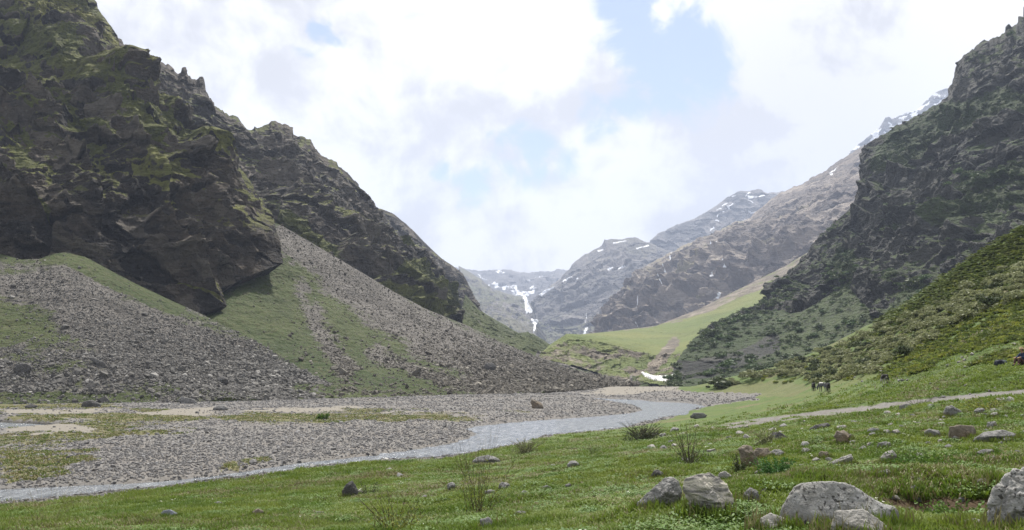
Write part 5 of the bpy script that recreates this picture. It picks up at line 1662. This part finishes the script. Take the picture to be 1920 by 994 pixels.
# smaller stones among the near grass
SM = [[small_stone(800 + k, mt, 3, (1, .75, .6)) for k in range(4)] for mt in (M_pale, M_grey)]
spots = px_points([(1200, 800), (1500, 790), (1920, 745), (1920, 990), (1200, 990)], 215, 21) + px_points([(560, 870), (960, 850), (1200, 830), (1200, 990), (300, 990), (300, 930)], 45, 22) + px_points([(1500, 735), (1900, 600), (1915, 735), (1500, 770)], 70, 23)
LBL = [('small pale stone lying loose in the near meadow grass', 'small pale stones in the meadow'), ('small grey stone lying loose in the near meadow grass', 'small grey stones in the meadow')]
LBL2 = [('small pale stone on the green slope behind the trail', 'small pale stones on the slope'), ('small grey stone on the green slope behind the trail', 'small grey stones on the slope')]
for i, (px, py) in enumerate(spots):
    l, n = hit(px, py)
    if l is None: continue
    pale = int(rng.uniform() < .5)
    mi = 0 if pale else 1
    s_px = rng.uniform(1.7, 3.2) ** 2 if i < 260 else rng.uniform(2.2, 4.5)
    R = s_px * l.y / F
    o = bpy.data.objects.new('stone', SM[mi][rng.integers(4)].data); COL.objects.link(o)
    o.location = (l.x, l.y, l.z + R * .28); o.rotation_euler = (rng.uniform(-.3, .3), rng.uniform(-.3, .3), rng.uniform(0, 6.28)); o.scale = (R, R, R * rng.uniform(.6, 1.1))
    lb = (LBL if i < 260 else LBL2)[mi]
    tag(o, lb[0], 'stone', lb[1])


# ------------------------------------------------------------------ twiggy shrubs of the foreground
def tube(bm, pts, r0, r1, k=4):
    rings = []
    for i, p_ in enumerate(pts):
        p_ = Vector(p_)
        d = (Vector(pts[min(i + 1, len(pts) - 1)]) - Vector(pts[max(i - 1, 0)])).normalized()
        a = d.orthogonal().normalized(); b = d.cross(a); r = r0 + (r1 - r0) * i / (len(pts) - 1)
        rings.append([bm.verts.new(p_ + (a * math.cos(2 * math.pi * j / k) + b * math.sin(2 * math.pi * j / k)) * r) for j in range(k)])
    for A_, B_ in zip(rings[:-1], rings[1:]):
        for j in range(k): bm.faces.new((A_[j], A_[(j + 1) % k], B_[(j + 1) % k], B_[j]))


def leaf_quad(bm, c, d, s, rng):
    c = Vector(c); u = Vector(d).normalized() * s
    w = u.cross(Vector(rng.normal(0, 1, 3))).normalized() * s * .42
    vs = [bm.verts.new(c), bm.verts.new(c + u * .5 + w), bm.verts.new(c + u), bm.verts.new(c + u * .5 - w)]
    bm.faces.new(vs)


def twig_bush(label, cat, px, py, hpx, wpx, n, seed, leaf=.03, leaves=6, lowleaf=80, thick=.006, mat=None, lmat=None, lean=.35, top=None, upto=.65, name='bush'):
    rng = np.random.default_rng(seed)
    l, nn = hit(px, py)
    s = l.y / F; Hh = hpx * s; Wd = wpx * s
    root = thing(name, label, cat, tuple(l))
    bs = bmesh.new(); bl = bmesh.new()
    for k in range(n):
        a = rng.uniform(0, 6.28); b0 = Vector((math.cos(a), math.sin(a), 0)) * Wd * .16 * rng.uniform(0, 1)
        h = Hh * rng.uniform(.45, 1.0)
        out = Vector((math.cos(a) * Wd * .5 * rng.uniform(.2, 1), math.sin(a) * Wd * .35 * rng.uniform(.1, 1), 0))
        if top and k < len(top):
            tx, ty = top[k]; out = Vector(((tx - px) * s, rng.uniform(-.1, .1) * Hh, 0)); h = (py - ty) * s
        P_ = []
        for i in range(7):
            t = i / 6
            P_.append(b0 + out * (t ** 1.4) + Vector((rng.normal(0, .012), rng.normal(0, .012), 0)) * Hh * (i > 0) + Vector((0, 0, h * t - .03)))
        tube(bs, P_, thick, thick * .35)
        for q_ in range(rng.integers(0, 3)):
            i = rng.integers(2, 5); p0 = P_[i]; d = Vector((rng.normal(0, .5), rng.normal(0, .5), .9)).normalized() * h * rng.uniform(.15, .35)
            tube(bs, [p0, p0 + d * .5 + Vector((0, 0, .01)), p0 + d], thick * .6, thick * .25, 3)
        for q_ in range(leaves):
            t = rng.uniform(.05, upto); i = min(int(t * 6), 5); p0 = P_[i].lerp(P_[i + 1], t * 6 - i)
            leaf_quad(bl, p0, (rng.normal(0, 1), rng.normal(0, 1), rng.uniform(.1, 1.2)), leaf * rng.uniform(.6, 1.3), rng)
    for q_ in range(lowleaf):
        a = rng.uniform(0, 6.28); r = Wd * .45 * math.sqrt(rng.uniform())
        leaf_quad(bl, (r * math.cos(a), r * math.sin(a) * .7, Hh * .35 * rng.uniform(0, 1) ** 1.5), (rng.normal(0, 1), rng.normal(0, 1), rng.uniform(0, 1.4)), leaf * rng.uniform(.7, 1.5), rng)
    obj_bm('stems', bs, mat or M_twig, root)
    obj_bm('foliage', bl, lmat or M_herb, root)
    return root


twig_bush('tall bare-stemmed shrub in front with one whip rising to the river', 'shrub', 895, 968, 175, 170, 34, 31, .035, 9, 150, .0055, top=[(932, 796), (846, 806), (866, 862), (938, 870), (885, 880), (960, 880), (905, 850), (825, 892), (975, 905)], lmat=M_shruby, name='bare_shrub')
twig_bush('cluster of thin green twigs at the bottom edge, left of the tallest bare shrub', 'shrub', 745, 1000, 85, 150, 34, 32, .035, 10, 170, .005, lmat=M_shruby, name='bare_shrub')
twig_bush('leafless upright bush in the meadow below the trail', 'shrub', 1293, 873, 82, 95, 22, 33, .05, 9, 170, .012, lmat=M_shrubd, name='bare_shrub', upto=.5)
twig_bush('wide dark brush clump on the bank in front of the river bend', 'shrub', 1207, 826, 36, 88, 90, 34, .10, 10, 420, .02, lmat=M_shrubd, name='brush_clump', upto=.9)
twig_bush('smaller olive brush clump right at the river edge', 'shrub', 985, 850, 30, 62, 50, 35, .085, 10, 320, .016, lmat=M_shrub, name='brush_clump', upto=.9)
twig_bush('thin brown twigs growing beside the trail in mid slope', 'shrub', 1722, 762, 22, 70, 26, 36, .05, 4, 90, .010, name='brush_clump')
twig_bush('low bush of green and straw leaves at the right end of the trail', 'shrub', 1850, 768, 26, 120, 40, 37, .06, 14, 420, .009, lmat=M_shruby, name='brush_clump', upto=1)
twig_bush('feathery bright green clump below the row of three stones', 'plant', 1455, 892, 38, 75, 60, 38, .045, 26, 420, .004, mat=M_fern, lmat=M_fern, name='leafy_clump', upto=1)
twig_bush('dark leafy weed growing against the upright brown block', 'plant', 1388, 885, 38, 36, 22, 39, .05, 14, 160, .005, lmat=M_shrubd, name='leafy_clump', upto=1)
twig_bush('leafy weed right beside the dark pointed stone', 'plant', 690, 930, 26, 60, 30, 40, .05, 12, 240, .004, lmat=M_shrubd, name='leafy_clump', upto=1)
twig_bush('small thorny sprig alone on the near bank left of the bare meadow bush', 'plant', 1111, 853, 32, 30, 14, 41, .04, 5, 60, .007, lmat=M_shrubd, name='bare_shrub')
twig_bush('olive bush growing over the dark streaked rock', 'shrub', 1437, 835, 34, 60, 34, 42, .06, 14, 260, .007, lmat=M_shrub, name='brush_clump', upto=1)
twig_bush('patch of glossy leaves spreading right of the bright white stone', 'plant', 1745, 868, 26, 190, 60, 43, .055, 14, 900, .004, lmat=M_herb, name='leafy_clump', upto=1)
twig_bush('lush leaf clump between the hollow and the bottom right rocks', 'plant', 1795, 975, 40, 150, 40, 44, .045, 14, 700, .004, lmat=M_herb, name='leafy_clump', upto=1)
twig_bush('bright green leaf tuft squeezed between the slab and the largest boulder', 'plant', 1530, 985, 50, 60, 26, 45, .04, 16, 320, .004, lmat=M_herb, name='leafy_clump', upto=1)
twig_bush('small round green bush alone on the far gravel flat', 'shrub', 604, 786, 12, 24, 20, 46, .25, 8, 120, .02, lmat=M_herb, name='brush_clump', upto=1)
twig_bush('sheaf of dry straw stalks in the grass at the left corner', 'grass', 95, 985, 100, 160, 26, 47, .03, 1, 10, .0035, mat=M_strawstem, lmat=M_grassdry, name='dry_stalks')
twig_bush('loose dry straw stalks at the water edge left of the blue-grey stone', 'grass', 190, 965, 80, 150, 22, 48, .03, 1, 10, .0035, mat=M_strawstem, lmat=M_grassdry, name='dry_stalks')
# larger rounded bush clumps seen one by one at the foot of the near slope
for (px, py, wpx, lb, md) in [(1345, 729, 70, 'long dark shrub mound at the river-side foot of the slope', shr_d), (1415, 712, 60, 'rounded olive shrub mound next above the lowest mound', shr_g),
                              (1715, 540, 70, 'big round dark bush on the brow below the cliff', shr_d), (1790, 612, 52, 'rounded pale shrub standing out on the bright green slope', shr_g)]:
    l, n = hit(px, py)
    R = wpx * .5 * l.y / F
    o = bpy.data.objects.new('shrub', md[0].data); COL.objects.link(o); o.location = tuple(l); o.scale = (R, R * .8, R * .75)
    tag(o, lb, 'shrub')


# ------------------------------------------------------------------ animals, person, pack
def skin_mesh(name, verts, edges, radii, mat, parent=None, sub=2, root=0):
    me = bpy.data.meshes.new(name); me.from_pydata([Vector(v) for v in verts], edges, [])
    o = bpy.data.objects.new(name, me); COL.objects.link(o)
    m = o.modifiers.new('skin', 'SKIN'); m.use_smooth_shade = True
    for i, r in enumerate(radii):
        sv = me.skin_vertices[0].data[i]; rr_ = (r, r) if not hasattr(r, '__len__') else r
        sv.radius = rr_; sv.use_root = (i == root)
    s = o.modifiers.new('sub', 'SUBSURF'); s.levels = sub; s.render_levels = sub
    dg = bpy.context.evaluated_depsgraph_get(); dg.update()
    new = bpy.data.meshes.new_from_object(o.evaluated_get(dg))
    o.modifiers.clear(); o.data = new
    new.materials.clear(); new.materials.append(mat)
    for p_ in new.polygons: p_.use_smooth = True
    o.name = name
    if parent: o.parent = parent
    return o


def coat_mat(name, top_, low_, zmid, spots=0.0):
    m, nt, b = new_mat(name)
    tc = nd(nt, 'ShaderNodeTexCoord').outputs['Object']
    sp = nd(nt, 'ShaderNodeSeparateXYZ', ins={0: tc})
    n = noise_n(nt, tc, 2.2, 3, .5)
    zz = math_n(nt, 'ADD', sp.outputs[2], math_n(nt, 'MULTIPLY', math_n(nt, 'SUBTRACT', n, .5), .5 + spots))
    c = mixc(nt, maprange(nt, zz, zmid - .06, zmid + .06), low_, top_)
    nt.links.new(c, b.inputs['Base Color']); b.inputs['Roughness'].default_value = .75
    return m


M_coatw = coat_mat('white_grey_coat', (.50, .49, .45), (.10, .10, .105), 1.0, .3)
M_coatd = coat_mat('black_coat', (.022, .021, .022), (.035, .033, .034), .7)
M_coatb = coat_mat('black_white_coat', (.03, .028, .026), (.35, .33, .30), .42, .7)


def pony(label, px, py, hgt, yaw, mat, head_down=False, group=None):
    l, n = hit(px, py)
    k = hgt / 1.55
    root = thing('pony', label, 'pony', (l.x, l.y, l.z - .02), yaw, group)
    hd = [(-.78, 0, 1.38), (-1.0, 0, 1.42), (-1.22, 0, 1.22)] if not head_down else [(-.88, 0, .95), (-1.06, 0, .62), (-1.12, 0, .32)]
    V = [(.55, 0, 1.12), (.15, 0, 1.06), (-.35, 0, 1.10), (-.55, 0, 1.20)] + hd
    R = [(.25, .27), (.27, .30), (.25, .30), (.17, .22), (.12, .16), (.10, .13), (.065, .075)]
    E = [(0, 1), (1, 2), (2, 3), (3, 4), (4, 5), (5, 6)]
    for sy in (-1, 1):
        i = len(V)
        V += [(-.42, sy * .15, .82), (-.42, sy * .15, .46), (-.44, sy * .15, .10), (-.48, sy * .15, .03)]
        R += [.105, .06, .042, .055]; E += [(2, i), (i, i + 1), (i + 1, i + 2), (i + 2, i + 3)]
        i = len(V)
        V += [(.52, sy * .16, .85), (.66, sy * .16, .50), (.62, sy * .16, .12), (.57, sy * .16, .03)]
        R += [.13, .062, .045, .055]; E += [(0, i), (i, i + 1), (i + 1, i + 2), (i + 2, i + 3)]
    V = [(a * k, b * k, c * k) for a, b, c in V]; R = [((r[0] * k, r[1] * k) if hasattr(r, '__len__') else r * k) for r in R]
    skin_mesh('body', V, E, R, mat, root, 2, 1)
    bm = bmesh.new()
    tube(bm, [Vector((.78, 0, 1.2)) * k, Vector((.92, 0, 1.0)) * k, Vector((.95, 0, .6)) * k], .05 * k, .03 * k, 6); obj_bm('tail', bm, M_coatd, root, True)
    h = Vector(hd[1])
    for sy in (-1, 1):
        bm = bmesh.new(); e = h + Vector((.06, sy * .07, .08)); tube(bm, [e * k, (e + Vector((.02, sy * .02, .16))) * k], .04 * k, .008 * k, 5); obj_bm('ear', bm, mat, root, True)
    bm = bmesh.new()
    a_, b_ = Vector((-.48, 0, 1.42)), h + Vector((.1, 0, .12))
    for q_ in range(6):
        t = q_ / 5; p_ = a_.lerp(b_, t); tube(bm, [p_ * k, (p_ + Vector((.03, .10, -.16))) * k], .035 * k, .015 * k, 5)
    obj_bm('mane', bm, M_coatd, root, True)
    return root


pony('white and grey pony grazing between two dark ones on the meadow edge', 1543, 735, 1.15, math.radians(-70), M_coatw, True)
pony('black pony standing right of the white and grey pony', 1553, 735, 1.05, math.radians(60), M_coatd, True)
pony('slim dark pony seen end-on left of the white and grey pony', 1526, 733, 1.0, math.radians(80), M_coatd)
pony('small black and white pony alone at the slope foot right of the others', 1660, 720, .9, math.radians(35), M_coatb, True)

# person sitting at the right edge
M_skin = plain('skin', (.36, .21, .14), .6, 30, .12)
M_navy = plain('navy_cloth', (.025, .042, .085), .85, 40, .3)
M_maroon = plain('brown_trousers', (.085, .045, .038), .9, 40, .3)
M_hat = plain('straw_hat', (.36, .27, .16), .9, 60, .25)
M_shoe = plain('dark_shoe', (.03, .03, .032), .7, 40, .3)
M_hair = plain('dark_hair', (.02, .016, .013), .7, 60, .3)
l, n = hit(1919, 686)
pr = thing('person', 'person in navy jacket and pale hat sitting on the grass at the right edge', 'person', (l.x, l.y, l.z), math.radians(12))
# facing -x: hips on the ground, knees raised, hands on the knees
J = {'pelvis': (.10, 0, .20), 'waist': (.09, 0, .40), 'chest': (.04, 0, .62), 'neck': (.0, 0, .79), 'headb': (-.03, 0, .90), 'headt': (-.04, 0, 1.03)}
V = list(J.values()); R = [(.15, .16), (.125, .14), (.13, .165), .058, (.088, .078), (.085, .075)]
E = [(0, 1), (1, 2), (2, 3), (3, 4), (4, 5)]
V.append((-.125, 0, .925)); R.append(.022); E.append((4, 6))          # nose and face
JV, JE, JR = [], [], []
arm_roots = []
hands = []
for sy in (-1, 1):
    i = len(V)
    V += [(.03, sy * .19, .72), (-.14, sy * .25, .52), (-.36, sy * .17, .50), (-.43, sy * .15, .49)]
    R += [.062, .046, .034, (.042, .022)]; E += [(2, i), (i, i + 1), (i + 1, i + 2), (i + 2, i + 3)]
    hnd = i + 3
    for f_, (dy, ln) in enumerate([(-.034, .075), (-.012, .088), (.012, .084), (.034, .066)]):
        j = len(V); V += [(-.47, sy * .15 + dy, .49), (-.47 - ln * .5, sy * .15 + dy * 1.1, .48), (-.47 - ln * .8, sy * .15 + dy * 1.1, .455)]
        R += [.010, .0095, .008]; E += [(hnd, j), (j, j + 1), (j + 1, j + 2)]
    j = len(V); V += [(-.42, sy * .15 - sy * .05, .485), (-.46, sy * .15 - sy * .075, .475)]; R += [.012, .009]; E += [(hnd, j), (j, j + 1)]
    i = len(V)
    V += [(.02, sy * .11, .17), (-.38, sy * .15, .42), (-.50, sy * .15, .10), (-.50, sy * .15, .05), (-.62, sy * .16, .04)]
    R += [.095, .068, .042, .045, .035]; E += [(0, i), (i, i + 1), (i + 1, i + 2), (i + 2, i + 3), (i + 3, i + 4)]
skin_mesh('body', V, E, R, M_skin, pr, 2, 0)
gv = [J['pelvis'], J['waist'], J['chest'], (.01, 0, .76)]; gr = [(.165, .18), (.145, .16), (.15, .185), .08]; ge = [(0, 1), (1, 2), (2, 3)]
for sy in (-1, 1):
    i = len(gv); gv += [(.03, sy * .195, .72), (-.14, sy * .25, .52), (-.33, sy * .18, .50)]; gr += [.082, .066, .052]; ge += [(2, i), (i, i + 1), (i + 1, i + 2)]
skin_mesh('jacket', gv, ge, gr, M_navy, pr, 2, 0)
tv_ = [(.10, 0, .19)]; tr_ = [(.17, .17)]; te_ = []
for sy in (-1, 1):
    i = len(tv_); tv_ += [(.02, sy * .11, .17), (-.38, sy * .15, .42), (-.49, sy * .15, .14)]; tr_ += [.112, .085, .064]; te_ += [(0, i), (i, i + 1), (i + 1, i + 2)]
skin_mesh('trousers', tv_, te_, tr_, M_maroon, pr, 2, 0)
for sy in (-1, 1):
    skin_mesh('shoe', [(-.48, sy * .15, .06), (-.56, sy * .155, .045), (-.65, sy * .16, .04)], [(0, 1), (1, 2)], [.055, .05, .04], M_shoe, pr, 2, 0)
D, F_ = ico(3)
hh = D * np.array([.115, .105, .115]); hh = hh[:, :] + np.array([-.02, 0, .985]); hh[:, 2] = np.where(hh[:, 0] < -.07, np.maximum(hh[:, 2], 1.0), hh[:, 2])
mesh_np('hair', hh, F_, M_hair, smooth=True, parent=pr)
bm = bmesh.new()
prof = [(.001, 1.135), (.07, 1.13), (.108, 1.10), (.118, 1.035), (.125, 1.02), (.20, 1.005), (.205, .998), (.12, 1.005)]
rings = [[bm.verts.new((-.03 + r * math.cos(a * math.pi / 10), r * math.sin(a * math.pi / 10), z)) for a in range(20)] for r, z in prof]
for A_, B_ in zip(rings[:-1], rings[1:]):
    for j in range(20): bm.faces.new((A_[j], A_[(j + 1) % 20], B_[(j + 1) % 20], B_[j]))
obj_bm('hat', bm, M_hat, pr, True)

M_pack = plain('pack_cloth', (.016, .02, .034), .8, 40, .4)
M_patch = plain('pack_pale_cloth', (.20, .22, .26), .8, 40, .2)
l, n = hit(1877, 685)
bp = thing('backpack', 'dark navy backpack lying on its side in the grass left of the sitting person', 'backpack', (l.x, l.y, l.z), math.radians(8))
D, F_ = ico(4)
r = poly_radius(D, [((1, 0, .1), .36), ((-1, 0, .15), .38), ((0, -1, .1), .19), ((0, 1, .1), .19), ((0, 0, 1), .17), ((0, 0, -1), .17), ((-.7, 0, .7), .33), ((.6, 0, .8), .36), ((.7, -.5, .3), .36)], 8)
V = D * r[:, None]; V += D * (fbm(V * 5, 3, seed=3) * .03)[:, None]; V[:, 2] += .16
mesh_np('bag_body', V, F_, M_pack, smooth=True, parent=bp)
V = D * poly_radius(D, [((1, 0, 0), .13), ((-1, 0, 0), .12), ((0, -1, 0), .05), ((0, 1, 0), .06), ((0, 0, 1), .09), ((0, 0, -1), .06)], 8)[:, None] + np.array([.10, -.17, .23])
mesh_np('pocket', V, F_, M_patch, smooth=True, parent=bp)
for dx in (-.16, .02):
    bm = bmesh.new(); tube(bm, [(dx, -.20, .10), (dx - .02, -.24, .2), (dx, -.17, .33), (dx + .02, .02, .345)], .018, .018, 6); obj_bm('strap', bm, M_shoe, bp, True)

# ------------------------------------------------------------------ air: one closed box of pale even haze
lo_z = min(float(np.min(GP[..., 2])), -90.0) - 1.0
for o in COL.objects:
    if o.type == 'MESH' and o.get('kind') == 'structure':
        lo_z = min(lo_z, min(c[2] for c in o.bound_box) - 1.0)
hi_z = max(max(c[2] for c in o.bound_box) for o in COL.objects if o.type == 'MESH' and o.get('kind') == 'structure') + 20
bm = bmesh.new(); bmesh.ops.create_cube(bm, size=1.0)
hz = obj_bm('haze', bm)
hz.scale = (13600, 13600, hi_z - lo_z); hz.location = (0, 0, (hi_z + lo_z) / 2)
mh = bpy.data.materials.new('air'); mh.use_nodes = True
nt = mh.node_tree; nt.nodes.clear()
pv = nd(nt, 'ShaderNodeVolumePrincipled', ins={'Color': HAZE_COL, 'Density': HAZE, 'Anisotropy': .15})
oo = nd(nt, 'ShaderNodeOutputMaterial'); nt.links.new(pv.outputs[0], oo.inputs['Volume'])
hz.data.materials.append(mh)
tag(hz, kind='stuff')
print('SCENE z', lo_z, hi_z, 'tris', sum(len(o.data.loops) - 2 * len(o.data.polygons) for o in COL.objects if o.type == 'MESH'))
